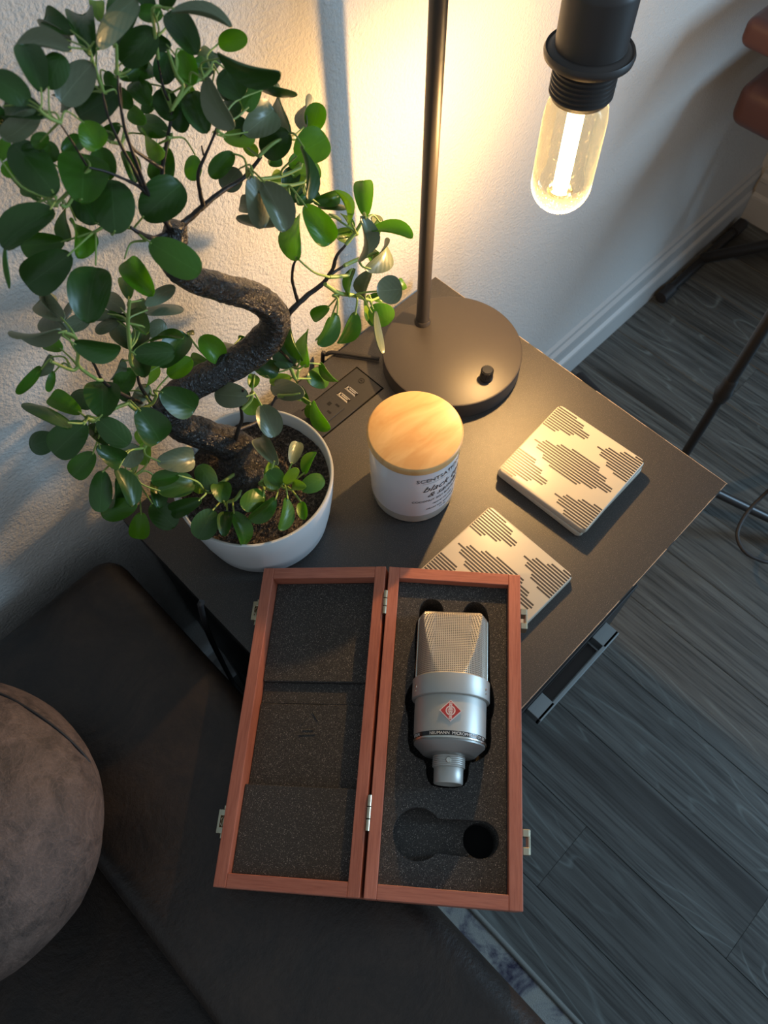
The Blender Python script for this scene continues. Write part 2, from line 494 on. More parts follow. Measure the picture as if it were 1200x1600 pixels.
def baseboard(name, p0, p1, nrm):
    """profile extruded along p0-p1; nrm points into the room"""
    prof = [(0, 0), (0.014, 0), (0.0145, 0.055), (0.0135, 0.060), (0.0085, 0.066), (0.0085, 0.090), (0.0105, 0.094), (0.010, 0.102), (0.005, 0.110), (0.0045, 0.118), (0, 0.125)]
    bm = bmesh.new()
    p0, p1, nrm = Vector(p0), Vector(p1), Vector(nrm)
    a = [bm.verts.new(p0 + nrm * d + Vector((0, 0, h))) for d, h in prof]
    b = [bm.verts.new(p1 + nrm * d + Vector((0, 0, h))) for d, h in prof]
    for i in range(len(prof)): bm.faces.new((a[i], a[(i + 1) % len(prof)], b[(i + 1) % len(prof)], b[i]))
    bm.faces.new(a); bm.faces.new(b)
    return obj(name, bm, m_trim, kind='structure')
baseboard('baseboard_back', (-2.5, WY, FZ), (XR, WY, FZ), (0, -1, 0))
baseboard('baseboard_right', (XR, WY - 0.0145, FZ), (XR, -0.62, FZ), (-1, 0, 0))

# ------------------------------------------------------------------ side table
tab = thing('side_table', 'black laminate side table with chipped front edge and a built-in power strip', 'table', (-0.215, -0.19, FZ))
bm = bmesh.new()
# top with a rectangular opening for the power strip
x0, x1, y0, y1 = -0.43, 0.0, -0.381, 0.0
outer = [(x0, y0), (x1, y0), (x1, y1), (x0, y1)]
SX0, SX1, SY0, SY1 = -0.272, -0.150, -0.0685, -0.028
hole = [(SX0, SY0), (SX1, SY0), (SX1, SY1), (SX0, SY1)]
lp = plate_with_holes(bm, outer, [hole], 0.0)
lp2 = plate_with_holes(bm, outer, [hole], -0.017)
for a, b in zip(lp, lp2):
    for i in range(len(a)): bm.faces.new((a[i], a[(i + 1) % len(a)], b[(i + 1) % len(a)], b[i]))
obj('tabletop', bm, m_table, tab, world=True)
bm = bmesh.new()
rr = random.Random(3)
for (ax, ay, bx, by) in ((0, 0, 0, -0.381), (0, -0.381, -0.43, -0.381)):
    L = math.hypot(bx - ax, by - ay); k = 0.0
    dx, dy = (bx - ax) / L, (by - ay) / L
    nx, ny = (0.5, 0) if dx == 0 else (0, -0.5)
    while k < L - 0.004:
        ln = rr.uniform(0.002, 0.012)
        if rr.random() < 0.86:
            wd = rr.uniform(0.0001, 0.0005)
            px_, py_ = ax + dx * k, ay + dy * k
            qx, qy = px_ + dx * ln, py_ + dy * ln
            if dx == 0: box(bm, px_ - wd, px_ + 0.0002, qy, py_, -0.0012, 0.00006)
            else: box(bm, qx, px_, py_ - 0.0002, py_ + wd, -0.0012, 0.00006)
        k += ln
obj('worn_edge', bm, m_edge, tab, world=True, kind='stuff')
# drawer box (unseen, enlarged to block window light under the top), front and handle
bm = bmesh.new(); box(bm, -0.424, -0.10, -0.372, -0.006, -0.34, -0.0172)
obj('drawer_light_block', bm, m_black, tab, world=True)
bm = bmesh.new(); rbox(bm, -0.345, -0.135, -0.3832, -0.3735, -0.125, -0.018, 0.001, 2)
dr = obj('drawer', bm, m_black, tab, world=True)
bm = bmesh.new()
hx0, hx1 = -0.2935, -0.1835
for (a, b) in ((hx0, hx0 + 0.020), (hx1 - 0.020, hx1)):
    rbox(bm, a, b, -0.3978, -0.3834, -0.034, -0.020, 0.0005, 2)
rbox(bm, hx0, hx1, -0.3985, -0.3950, -0.034, -0.020, 0.0005, 2)
o = obj('handle', bm, m_alu, dr, label='flat brushed metal pull handle')
bm = bmesh.new(); box(bm, hx0 + 0.022, hx1 - 0.022, -0.3940, -0.3836, -0.0335, -0.0325)
obj('handle_recess', bm, m_black, dr)
for o_ in dr.children: o_.matrix_parent_inverse = Matrix.Identity(4)
for (lx, ly) in ((-0.412, -0.36), (-0.03, -0.36), (-0.412, -0.03), (-0.03, -0.03)):
    bm = bmesh.new(); rbox(bm, lx - 0.009, lx + 0.009, ly - 0.009, ly + 0.009, FZ, -0.0172, 0.001, 1)
    obj('leg', bm, m_black, tab, world=True)
bm = bmesh.new()
box(bm, -0.40, -0.042, -0.34, -0.05, FZ + 0.12, FZ + 0.132)
obj('lower_shelf', bm, m_table, tab, world=True)
# power strip: plate, outlet block, usb ports
bm = bmesh.new(); rbox(bm, SX0 + 0.0008, SX1 - 0.0008, SY0 + 0.0022, SY1 - 0.0006, -0.012, -0.0006, 0.0004, 1)
ps = obj('power_strip', bm, m_plastic, tab, world=True, label='black recessed power strip plate')
bm = bmesh.new(); rbox(bm, -0.258, -0.196, -0.0575, -0.033, -0.004, 0.0006, 0.0003, 1)
obj('outlet', bm, m_plastic, ps)
bm = bmesh.new()
for ox in (-0.232, -0.203):
    box(bm, ox - 0.0022, ox + 0.0022, -0.0445, -0.0405, 0.0002, 0.00066)
    box(bm, ox - 0.0085, ox - 0.006, -0.0525, -0.0475, 0.0002, 0.00066)
    box(bm, ox + 0.0030, ox + 0.0055, -0.0525, -0.0475, 0.0002, 0.00066)
obj('socket_opening', bm, m_hole, ps)
for ux in (-0.1865, -0.1755):
    bm = bmesh.new()
    for (a, b, c_, d) in ((-0.0024, -0.0014, -0.0075, 0.0055), (0.0014, 0.0024, -0.0075, 0.0055), (-0.0024, 0.0024, 0.0045, 0.0062), (-0.0004, 0.0008, -0.006, 0.003)):
        box(bm, ux + a, ux + b, -0.046 + c_, -0.046 + d, -0.0055, -0.0001)
    box(bm, ux - 0.0030, ux - 0.0024, -0.0545, -0.039, -0.0055, -0.0004)
    o = obj('usb_port', bm, m_steel, ps, label='bright metal USB port')
    bm = bmesh.new(); box(bm, ux - 0.0024, ux + 0.0024, -0.0545, -0.0385, -0.0007, -0.0004)
    obj('port_opening', bm, m_hole, ps)
bm = bmesh.new()
lathe(bm, [(0.0026, -0.0008), (0.0032, -0.0008), (0.0032, -0.0002), (0.0026, -0.0002)], 24, Matrix.Translation((-0.1592, -0.0445, 0)), cap=False)
box(bm, -0.1598, -0.1586, -0.0458, -0.0430, -0.0008, -0.0003)
obj('embossed_mark', bm, m_hole, ps)
for o_ in ps.children: o_.matrix_parent_inverse = Matrix.Identity(4)

# cords
t_ = bmesh.new()
tube(t_, [(-0.2735, -0.034, 0.011), (-0.270, -0.042, 0.012), (-0.261, -0.046, 0.012)], [0.003, 0.0042, 0.0070], 12, 5)
for k in range(5):
    lathe(t_, [(0.0080, 0), (0.0080, 0.0012)], 16, Matrix.Translation((-0.2635 + 0.0026 * k, -0.046, 0.012)) @ Matrix.Rotation(PI / 2, 4, 'Y'))
box(t_, -0.251, -0.236, -0.056, -0.036, 0.0007, 0.018)
tube(t_, [(-0.2735, -0.034, 0.011), (-0.276, -0.016, 0.007), (-0.279, 0.004, 0.0035), (-0.281, 0.0105, -0.012), (-0.285, 0.0105, -0.2), (-0.29, 0.0, -0.43)], 0.003, 8, 6)
o = obj('power_plug', t_, m_rubber, smooth=40)
o['label'] = 'black ribbed power plug and cord behind the white plant pot'; o['category'] = 'plug'
bm = bmesh.new()
P = [onz(585, 487, 0.004), onz(570, 505, 0.004), onz(557, 528, 0.004)]
P = [Vector((-0.1285, -0.0395, 0.0035)), Vector((-0.140, -0.022, 0.0035)), Vector((-0.150, -0.008, 0.0040)), Vector((-0.160, 0.007, -0.001)), Vector((-0.165, 0.0115, -0.03)), Vector((-0.18, 0.0115, -0.3)), Vector((-0.2, 0.0, -0.43))]
tube(bm, P, 0.0022, 8, 6)
o = obj('lamp_cord', bm, m_rubber, smooth=60)
o['label'] = 'thin black lamp cord dropping behind the table beside the lamp base'; o['category'] = 'cord'
bm = bmesh.new()
def onx(x, y, X):
    d = ray(x, y); return CAM + d * ((X - CAM.x) / d.x)
tube(bm, [onx(315, 941, -0.4345), onx(314, 950, -0.4370), onx(326, 990, -0.4400), onx(350, 1040, -0.4405), onx(374, 1085, -0.4405), onx(392, 1120, -0.4405)], 0.0027, 10, 6)
o = obj('hanging_cable', bm, m_rubber, smooth=60)
o['label'] = 'thick black cable hanging in the gap between table and sofa arm'; o['category'] = 'cable'

# ------------------------------------------------------------------ table lamp
BX, BY = -0.0765, -0.094
lamp = thing('table_lamp', 'matte black table lamp with round base and bare hanging bulb', 'lamp', (BX, BY, 0))
bm = bmesh.new(); R0 = 0.0715
lathe(bm, [(0, 0.0002), (R0 - 0.001, 0.0002), (R0, 0.001), (R0, 0.0205), (R0 - 0.0004, 0.0207), (R0 - 0.0015, 0.0212), (0, 0.0212)], 128, Matrix.Translation((BX, BY, 0)), cap=False)
obj('base', bm, m_lamp, lamp, world=True, smooth=40)
PX, PY = -0.072, -0.0475
bm = bmesh.new(); lathe(bm, [(0.0085, 0.0213), (0.0085, 0.0232), (0.0075, 0.0262), (0, 0.0245)], 32, Matrix.Translation((PX, PY, 0)))
obj('collar', bm, m_lamp, lamp, world=True, smooth=40)
# bulb axis
P0 = at(868, 328, 0.645)
AX = Vector((0.012, 0.02, 0.999)).normalized()
SHF = 0.0135
P0 = P0 + AX * 0.003
BM_ = Matrix.Translation(P0) @ AX.to_track_quat('Z', 'X').to_matrix().to_4x4() @ Matrix.Scale(1.055, 4)
top = BM_ @ Vector((0, 0, 0.215))
bm = bmesh.new(); tube(bm, [(PX, PY, 0.0235), (PX, PY, 0.2), (PX, PY, top.z - 0.02), (PX, PY, top.z + 0.02)], 0.0068, 24, 2)
obj('pole', bm, m_lamp, lamp, world=True, smooth=40)
bm = bmesh.new()
tube(bm, [(PX, PY, top.z + 0.02), (PX, PY, top.z + 0.05), (PX * .7 + top.x * .3, PY * .7 + top.y * .3, top.z + 0.066), (PX * .3 + top.x * .7, PY * .3 + top.y * .7, top.z + 0.066), (top.x, top.y, top.z + 0.045), tuple(top)], 0.0068, 20, 8)
obj('arm', bm, m_lamp, lamp, world=True, smooth=60)
BS = BM_ @ Matrix.Translation((0, 0, SHF))
bm = bmesh.new()
lathe(bm, [(0, 0.152), (0.0215, 0.152), (0.0232, 0.150), (0.0237, 0.147), (0.0234, 0.112), (0.0238, 0.108), (0, 0.108)], 64, BS, cap=False)
lathe(bm, [(0.009, 0.152), (0.0095, 0.172), (0.007, 0.19), (0.007, 0.2015)], 32, BS)
obj('lamp_socket', bm, m_lamp, lamp, world=True, smooth=35)
bm = bmesh.new()
lathe(bm, [(0.0215, 0.1065), (0.0275, 0.1040), (0.0295, 0.1055), (0.0300, 0.1085), (0.0290, 0.1110), (0.0277, 0.1100), (0.0250, 0.1120), (0.0238, 0.1125)], 72, BS)
obj('socket_ring', bm, m_lamp, lamp, world=True, smooth=50)
bm = bmesh.new()
pr = [(0, 0.106), (0.0207, 0.106)]
for k in range(7):
    z_ = 0.103 - k * 0.0034
    pr += [(0.0207, z_), (0.0220, z_ - 0.0008), (0.0220, z_ - 0.0016), (0.0207, z_ - 0.0024)]
pr += [(0.0200, 0.0775), (0.0190, 0.0765), (0.0, 0.0765)]
lathe(bm, pr, 64, BS, cap=False)
obj('threaded_shell', bm, m_lamp, lamp, world=True, smooth=50)
# glass envelope
m_bulbglass = bpy.data.materials.new('speckled_bulb_glass'); m_bulbglass.use_nodes = True
t = m_bulbglass.node_tree; t.nodes.clear()
o_ = t.nodes.new('ShaderNodeOutputMaterial'); mx = t.nodes.new('ShaderNodeMixShader'); tr = t.nodes.new('ShaderNodeBsdfTransparent')
tr.inputs[0].default_value = (0.97, 0.93, 0.80, 1)
mx2 = t.nodes.new('ShaderNodeMixShader'); gl = t.nodes.new('ShaderNodeBsdfGlossy'); gl.inputs['Roughness'].default_value = 0.08
tl = t.nodes.new('ShaderNodeBsdfTranslucent'); tl.inputs[0].default_value = (0.95, 0.85, 0.55, 1)
lw = t.nodes.new('ShaderNodeLayerWeight'); lw.inputs['Blend'].default_value = 0.25
nz = t.nodes.new('ShaderNodeTexNoise'); nz.inputs['Scale'].default_value = 500; nz.inputs['Detail'].default_value = 2
tcc = t.nodes.new('ShaderNodeTexCoord'); t.links.new(tcc.outputs['Object'], nz.inputs['Vector'])
rp = t.nodes.new('ShaderNodeValToRGB'); rp.color_ramp.elements[0].position = 0.60; rp.color_ramp.elements[1].position = 0.72
rp.color_ramp.elements[0].color = (0.03, 0.03, 0.03, 1); rp.color_ramp.elements[1].color = (0.22, 0.22, 0.22, 1)
ad = t.nodes.new('ShaderNodeMath'); ad.operation = 'MAXIMUM'
pw = t.nodes.new('ShaderNodeMath'); pw.operation = 'MULTIPLY'; pw.inputs[1].default_value = 0.45
t.links.new(lw.outputs['Fresnel'], pw.inputs[0])
t.links.new(nz.outputs['Fac'], rp.inputs[0]); t.links.new(rp.outputs[0], ad.inputs[0]); t.links.new(pw.outputs[0], ad.inputs[1])
t.links.new(ad.outputs[0], mx.inputs[0]); t.links.new(tr.outputs[0], mx.inputs[1]); t.links.new(mx2.outputs[0], mx.inputs[2])
mx2.inputs[0].default_value = 0.6; t.links.new(gl.outputs[0], mx2.inputs[1]); t.links.new(tl.outputs[0], mx2.inputs[2])
t.links.new(mx.outputs[0], o_.inputs[0])
bm = bmesh.new(); RB = 0.0228
pr = [(0, 0.0)] + [(RB * math.sin(a), RB * (1 - math.cos(a))) for a in [PI / 2 * i / 12 for i in range(1, 13)]]
pr += [(RB, 0.066), (RB * 0.99, 0.077), (RB * 0.93, 0.085), (0.0180, 0.0895)]
lathe(bm, pr, 64, BM_, cap=False)
bulb = obj('bulb', bm, m_bulbglass, lamp, world=True, smooth=80, label='tubular clear glass bulb, lit warm white')
m_fil = bpy.data.materials.new('glowing_filament'); m_fil.use_nodes = True
b = m_fil.node_tree.nodes['Principled BSDF']; b.inputs['Emission Color'].default_value = (1.0, 0.66, 0.32, 1); b.inputs['Emission Strength'].default_value = 44
bm = bmesh.new()
for k in range(6):
    a = 2 * PI * k / 6
    lathe(bm, [(0.0016, 0.016), (0.0022, 0.019), (0.0022, 0.084), (0.0016, 0.088)], 10, BM_ @ Matrix.Translation((0.0038 * math.cos(a), 0.0038 * math.sin(a), 0)))
lathe(bm, [(0.0030, 0.018), (0.0030, 0.086)], 12, BM_)
fil = obj('filament', bm, m_fil, bulb, smooth=60, label='glowing warm filaments')
bm = bmesh.new()
lathe(bm, [(0.009, 0.0175), (0.010, 0.0155), (0.004, 0.0145), (0, 0.0145)], 20, BM_, cap=False)
obj('filament_mount', bm, m_steel, bulb, smooth=50)
pl = bpy.data.lights.new('bulb_light', 'POINT'); pl.energy = 5.8; pl.color = (1.0, 0.60, 0.26); pl.shadow_soft_size = 0.0045
po = bpy.data.objects.new('bulb_light', pl); C.objects.link(po)
po.location = BM_ @ Vector((0, 0, 0.0085))
po.parent = lamp; po.matrix_parent_inverse = Matrix.Translation(lamp.location).inverted()
# knob
bm = bmesh.new()
KP = Matrix.Translation((-0.0805, -0.1435, 0.0213))
lathe(bm, [(0, 0), (0.0068, 0), (0.0068, 0.003), (0.0062, 0.004), (0.0055, 0.0125), (0.005, 0.0135), (0, 0.0135)], 24, KP, cap=False)
for k in range(24):
    a = 2 * PI * k / 24
    box(bm, 0.0053, 0.0064, -0.0003, 0.0003, 0.004, 0.0125, KP @ Matrix.Rotation(a, 4, 'Z'))
obj('dimmer_knob', bm, m_knob, lamp, world=True, smooth=40)

# ------------------------------------------------------------------ candle
CX, CY, CR = -0.2135, -0.1700, 0.0395
can = thing('candle', 'white glass candle jar with round pale wooden lid and black script label', 'candle', (CX, CY, 0))
MC = Matrix.Translation((CX, CY, 0))
bm = bmesh.new()
lathe(bm, [(0, 0.0002), (CR - 0.004, 0.0002), (CR - 0.001, 0.0015), (CR - 0.0003, 0.005), (CR, 0.0145), (0, 0.0145)], 96, MC, cap=False)
obj('glass_base', bm, m_jarbase, can, world=True, smooth=40, label='thick clear glass base')
bm = bmesh.new()
lathe(bm, [(0, 0.0146), (CR, 0.0146), (CR + 0.0003, 0.05), (CR, 0.0875), (CR - 0.001, 0.089), (0, 0.089)], 96, MC, cap=False)
jar = obj('jar', bm, m_white, can, world=True, smooth=40)
bm = bmesh.new()
RL = 0.0412
lathe(bm, [(0, 0.0891), (RL - 0.001, 0.0891), (RL, 0.090), (RL, 0.0955), (RL - 0.0008, 0.0968), (RL - 0.002, 0.0972), (0, 0.0972)], 96, MC, cap=False)
obj('lid', bm, m_lid, can, world=True, smooth=40, label='round pale wooden lid')
def oncyl(cx, cy, r, a0, zc):
    return lambda c: Vector((cx + (r + c.z) * math.cos(a0 + c.x / r), cy + (r + c.z) * math.sin(a0 + c.x / r), zc + c.y))
A0 = math.atan2(-0.247, -0.279) + 0.78
bm = bmesh.new()
rj = CR + 0.00045
text_bm('SCENTSATIONAL', 0.0072, 0.00005, 0, oncyl(CX, CY, rj, A0, 0.0740), bm)
text_bm('black tea', 0.0125, 0.00005, 0.45, oncyl(CX, CY, rj, A0, 0.0575), bm)
text_bm('& sandal', 0.0105, 0.00005, 0.45, oncyl(CX, CY, rj, A0, 0.0475), bm)
text_bm('COCONUT SOY BLEND CANDLE', 0.0042, 0.00005, 0, oncyl(CX, CY, rj, A0, 0.0395), bm)
text_bm('natural soy wax', 0.0036, 0.00005, 0.1, oncyl(CX, CY, rj, A0, 0.0320), bm)
text_bm('infused with essential oils', 0.0034, 0.00005, 0.1, oncyl(CX, CY, rj, A0, 0.0245), bm)
text_bm('11 oz', 0.0034, 0.00005, 0, oncyl(CX, CY, rj, A0, 0.0195), bm)
f = oncyl(CX, CY, rj, A0, 0.0712)
for k in range(20):
    xa, xb = -0.022 + 0.0022 * k, -0.022 + 0.0022 * (k + 1)
    v = [bm.verts.new(f(Vector(q))) for q in ((xa, 0, 0), (xb, 0, 0), (xb, 0.0003, 0), (xa, 0.0003, 0))]
    bm.faces.new(v)
obj('printed_lettering', bm, m_ink, can, world=True)

# ------------------------------------------------------------------ coasters
def stripes(bm, S, z, h, seed=0):
    """diamond clusters of bars; a runs along -x, b along -y of the table"""
    pitch = 0.029
    for ca, cb in ((0.15, 0.0), (0.83, 0.0), (0.5, 0.5), (0.17, 1.0), (0.86, 1.0)):
        for k in range(-5, 6):
            a = ca + k * pitch
            half = (0.44, 0.40, 0.345, 0.285, 0.22, 0.16)[abs(k)]
            b_shift = 0.045 if (k % 2) else -0.03
            cb2 = cb + b_shift * (0.6 if abs(k) > 0 else 0)
            sh = -0.006 * k
            b0, b1 = cb2 - half + sh, cb2 + half + sh
            b0, b1 = max(b0, 0.012), min(b1, 0.988)
            if a < 0.02 or a > 0.985 or b1 - b0 < 0.05: continue
            box(bm, -a * S - 0.00085, -a * S + 0.00085, -b1 * S, -b0 * S, z, z + h)
def coaster(loc, rz, label, group='square striped coasters'):
    t = thing('coaster', label, 'coaster', loc, rz, group)
    S = 0.1
    bm = bmesh.new()
    prism(bm, rrect(-S, 0, -S, 0, 0.005, 6), 0.0, 0.0075)
    bmesh.ops.recalc_face_normals(bm, faces=bm.faces)
    bmesh.ops.bevel(bm, geom=[e for e in bm.edges if abs(e.verts[0].co.z - e.verts[1].co.z) < 1e-6], offset=0.0014, segments=3, profile=0.5, affect='EDGES')
    obj('tile', bm, m_coaster, t, smooth=50)
    bm = bmesh.new(); stripes(bm, S, 0.0074, 0.00016)
    obj('printed_bars', bm, m_stripe, t)
    return t
coaster((-0.0475, -0.2155, 0.0003), math.radians(1.0), 'lower striped cream coaster, under the top one of the stack of two')
coaster((-0.0500, -0.2145, 0.0085), math.radians(3.0), 'striped cream coaster lying on top of the stack of two')
coaster((-0.1800, -0.2385, 0.0003), math.radians(-1.0), 'single striped cream coaster partly under the wooden case')

# ------------------------------------------------------------------ wooden microphone case
uu = Vector((0.6517, -0.7585, 0)); vv = Vector((-0.7585, -0.6517, 0)); zz = Vector((0, 0, 1))
ZR = 0.047        # rim height
O = Vector((-0.3035, -0.2270, 0))
MB = Matrix(((uu.x, vv.x, 0, O.x), (uu.y, vv.y, 0, O.y), (0, 0, 1, 0), (0, 0, 0, 1)))   # local x=u, y=v  (left-handed: z kept up)
BW, BL = 0.1105, 0.2505
case = thing('microphone_case', 'open reddish mahogany case with dark foam lining and brass hinges', 'case', (0, 0, 0))
def case_obj(name, bm, m, M, parent=case, **kw):
    bmesh.ops.transform(bm, matrix=M, verts=bm.verts)
    return obj(name, bm, m, parent, **kw)
# wood grain needs its own local frame: build meshes in local frame and set object matrix
def cobj(name, bm, m, M, parent, **kw):
    o = obj(name, bm, m, parent, **kw)
    o.matrix_local = M
    return o
# right-handed local frame: x = v (down the box), y = u mirrored
# use frame with x=-u (towards lid), y=v  -> z up
ML = Matrix(((-uu.x, vv.x, 0, O.x), (-uu.y, vv.y, 0, O.y), (0, 0, 1, 0), (0, 0, 0, 1)))
def lx(u_): return -u_
WT = 0.0098
def tray(base_z, rim_z, W, L, sgn, M, parent, name):
    """four mitre-less walls + bottom; sgn=-1 base to the right of hinge, +1 lid to the left"""
    r = []
    def X(a, b): return (min(sgn * a, sgn * b), max(sgn * a, sgn * b))
    xa, xb = X(0.0008, WT); bm = bmesh.new(); rbox(bm, xa, xb, 0, L, base_z, rim_z, 0.0006, 2); r.append(cobj('side_wall', bm, m_wood, M, parent))
    xa, xb = X(W - WT, W); bm = bmesh.new(); rbox(bm, xa, xb, 0, L, base_z, rim_z, 0.0006, 2); r.append(cobj('side_wall', bm, m_wood, M, parent))
    # end walls: grain runs across, so mesh is built turned
    xa, xb = X(WT, W - WT)
    for y0_, y1_ in ((0, WT), (L - WT, L)):
        bm = bmesh.new(); rbox(bm, y0_, y1_, -xb, -xa, base_z, rim_z - 0.00015, 0.0004, 1)
        o = obj('end_wall', bm, m_wood, parent); o.matrix_local = M @ Matrix.Rotation(PI / 2, 4, 'Z'); r.append(o)
    xa, xb = X(0.0012, W - 0.0005); bm = bmesh.new(); box(bm, xa, xb, 0.0005, L - 0.0005, base_z + 0.0003, base_z + 0.003); r.append(cobj('bottom_panel', bm, m_wood, M, parent))
    return r
base_part = bpy.data.objects.new('case_base', bpy.data.meshes.new('case_base'))
def joined(name, parent, M):
    """empty-mesh part that carries sub-parts"""
    return None
bpy.data.objects.remove(base_part)
tray(0.0086, ZR, BW, BL, -1, ML, case, 'base')
# lid frame: hinge at x=0,z=ZR ; tilted down to the left
TILT = math.radians(11.0)
MLID = ML @ Matrix.Translation((0.0012, 0, ZR)) @ Matrix.Rotation(TILT, 4, 'Y') @ Matrix.Translation((0, 0, -ZR))
LH = 0.0245
tray(ZR - LH, ZR, BW - 0.001, BL, 1, MLID, case, 'lid')

# --- foam of the base, cut-outs from pixel outlines projected on the foam plane
FZB = ZR - 0.0080
MI = ML.inverted()
def loc2(px_, py_, z, Mi=MI):
    p = Mi @ onz(px_, py_, z); return (p.x, p.y)
mic_cut = [(657, 965), (657, 948), (665, 938), (678, 937), (689, 944), (692, 958), (706, 960), (724, 960), (729, 947), (740, 941), (752, 945), (760, 956), (763, 975), (763, 1060), (769, 1080), (771, 1100), (769, 1117), (765, 1124), (766, 1165), (758, 1180), (741, 1189), (731, 1190), (730, 1216), (721, 1230), (677, 1228), (668, 1215), (667, 1188), (652, 1182), (639, 1170), (640, 1120), (636, 1110), (634, 1092), (640, 1075), (650, 1064), (650, 978)]
def chaikin(pts, n=2):
    for _ in range(n):
        q = []
        for i in range(len(pts)):
            a, b = pts[i], pts[(i + 1) % len(pts)]
            q += [(a[0] * .75 + b[0] * .25, a[1] * .75 + b[1] * .25), (a[0] * .25 + b[0] * .75, a[1] * .25 + b[1] * .75)]
        pts = q
    return pts
mic_loop = chaikin([loc2(x_, y_, FZB) for x_, y_ in mic_cut], 1)
def grow(lp_, d):
    A_ = sum(lp_[i][0] * lp_[(i + 1) % len(lp_)][1] - lp_[(i + 1) % len(lp_)][0] * lp_[i][1] for i in range(len(lp_)))
    out = []
    for i in range(len(lp_)):
        a, b = lp_[i - 1], lp_[(i + 1) % len(lp_)]
        tx__, ty__ = b[0] - a[0], b[1] - a[1]; L__ = math.hypot(tx__, ty__) or 1
        k__ = d / L__ * (1 if A_ > 0 else -1)
        out.append((lp_[i][0] + ty__ * k__, lp_[i][1] - tx__ * k__))
    return out
mic_loop = grow(mic_loop, 0.0010)
cA = loc2(653, 1303, FZB); cB = loc2(752, 1312, FZB)
cRa = 0.0182; cRb = 0.0128
ang = math.atan2(cB[1] - cA[1], cB[0] - cA[0])
acc = []
hb = 0.0117
for i in range(25):
    a = ang + math.asin(hb / cRa) + (2 * PI - 2 * math.asin(hb / cRa)) * i / 24
    acc.append((cA[0] + cRa * math.cos(a), cA[1] + cRa * math.sin(a)))
for i in range(17):
    a = ang - PI / 2 + PI * i / 16
    acc.append((cB[0] + cRb * math.cos(a), cB[1] + cRb * math.sin(a)))
fo = [(-(WT + 0.0002), WT + 0.0002), (-(BW - WT - 0.0002), WT + 0.0002), (-(BW - WT - 0.0002), BL - WT - 0.0002), (-(WT + 0.0002), BL - WT - 0.0002)]
bm = bmesh.new()
lp = plate_with_holes(bm, fo, [mic_loop, acc], FZB)
wall_down(bm, lp[0], 0.0118)
lo_ = wall_down(bm, lp[1], 0.0122); bm.faces.new(lo_)
# accessory recess: shallow floor with a deep round hole at one end
FZ2 = FZB - 0.0075
hole2 = [(cB[0] - 0.0005 * math.cos(ang) + 0.0122 * math.cos(a), cB[1] + 0.0122 * math.sin(a)) for a in [2 * PI * i / 28 for i in range(28)]]
loA = wall_down(bm, lp[2], FZ2)
bm.edges.ensure_lookup_table()
es = [bm.edges.get((loA[i], loA[(i + 1) % len(loA)])) for i in range(len(loA))]
hv = [bm.verts.new((x_, y_, FZ2)) for x_, y_ in hole2]
es += [bm.edges.new((hv[i], hv[(i + 1) % 28])) for i in range(28)]
bmesh.ops.triangle_fill(bm, use_beauty=True, edges=es, normal=(0, 0, 1))
lo2 = wall_down(bm, hv, 0.0125)
bm.faces.new(lo2)
fb = obj('base_foam', bm, m_foam, case, label='dark speckled foam with microphone-shaped cut-out'); fb.matrix_local = ML
# black disc over the foam, painting in the shade of the deep hole
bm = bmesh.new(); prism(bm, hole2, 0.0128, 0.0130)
o = obj('hole_shade_disc', bm, m_hole, case); o.matrix_local = ML

# --- foam of the lid: stepped pads
LW = BW - 0.001
def LP(px_, py_):
    # intersection of pixel ray with tilted lid foam plane
    o = MLID.inverted() @ CAM; d = (MLID.inverted().to_3x3()) @ ray(px_, py_)
    zt = ZR - 0.008
    return (o + d * ((zt - o.z) / d.z))
ys = [LP(480, y_).y for y_ in (1063, 1097, 1229)]
secs = [(WT + 0.0002, ys[0], 0.0118, 0), (ys[0] + 0.0002, ys[1], 0.0150, 0), (ys[1] + 0.0002, ys[2], 0.0138, 0), (ys[2] + 0.0002, BL - WT - 0.0002, 0.0070, 0)]
for (a, b, dpt, _) in secs:
    bm = bmesh.new(); rbox(bm, WT + 0.0003, LW - WT - 0.0003, a, b, ZR - LH + 0.0035, ZR - dpt, 0.0006, 2)
    cobj('lid_foam', bm, m_foam, MLID, case)
# pressed marks in the middle pad
bm = bmesh.new()
q = LP(480, 1122)
zt = ZR - 0.0138
for (dx, dy, ln, an) in ((-0.004, 0.001, 0.010, 55), (0.0045, -0.003, 0.009, 125), (0.0, 0.0115, 0.014, 5), (0.0, 0.0080, 0.009, 3)):
    Mx = Matrix.Translation((q.x - dx, q.y + dy, zt)) @ Matrix.Rotation(math.radians(an), 4, 'Z')
    rbox(bm, -ln / 2, ln / 2, -0.0006, 0.0006, -0.0006, 0.0005, 0.0003, 1, Mx)
cobj('foam_imprint', bm, m_foam, MLID, case)

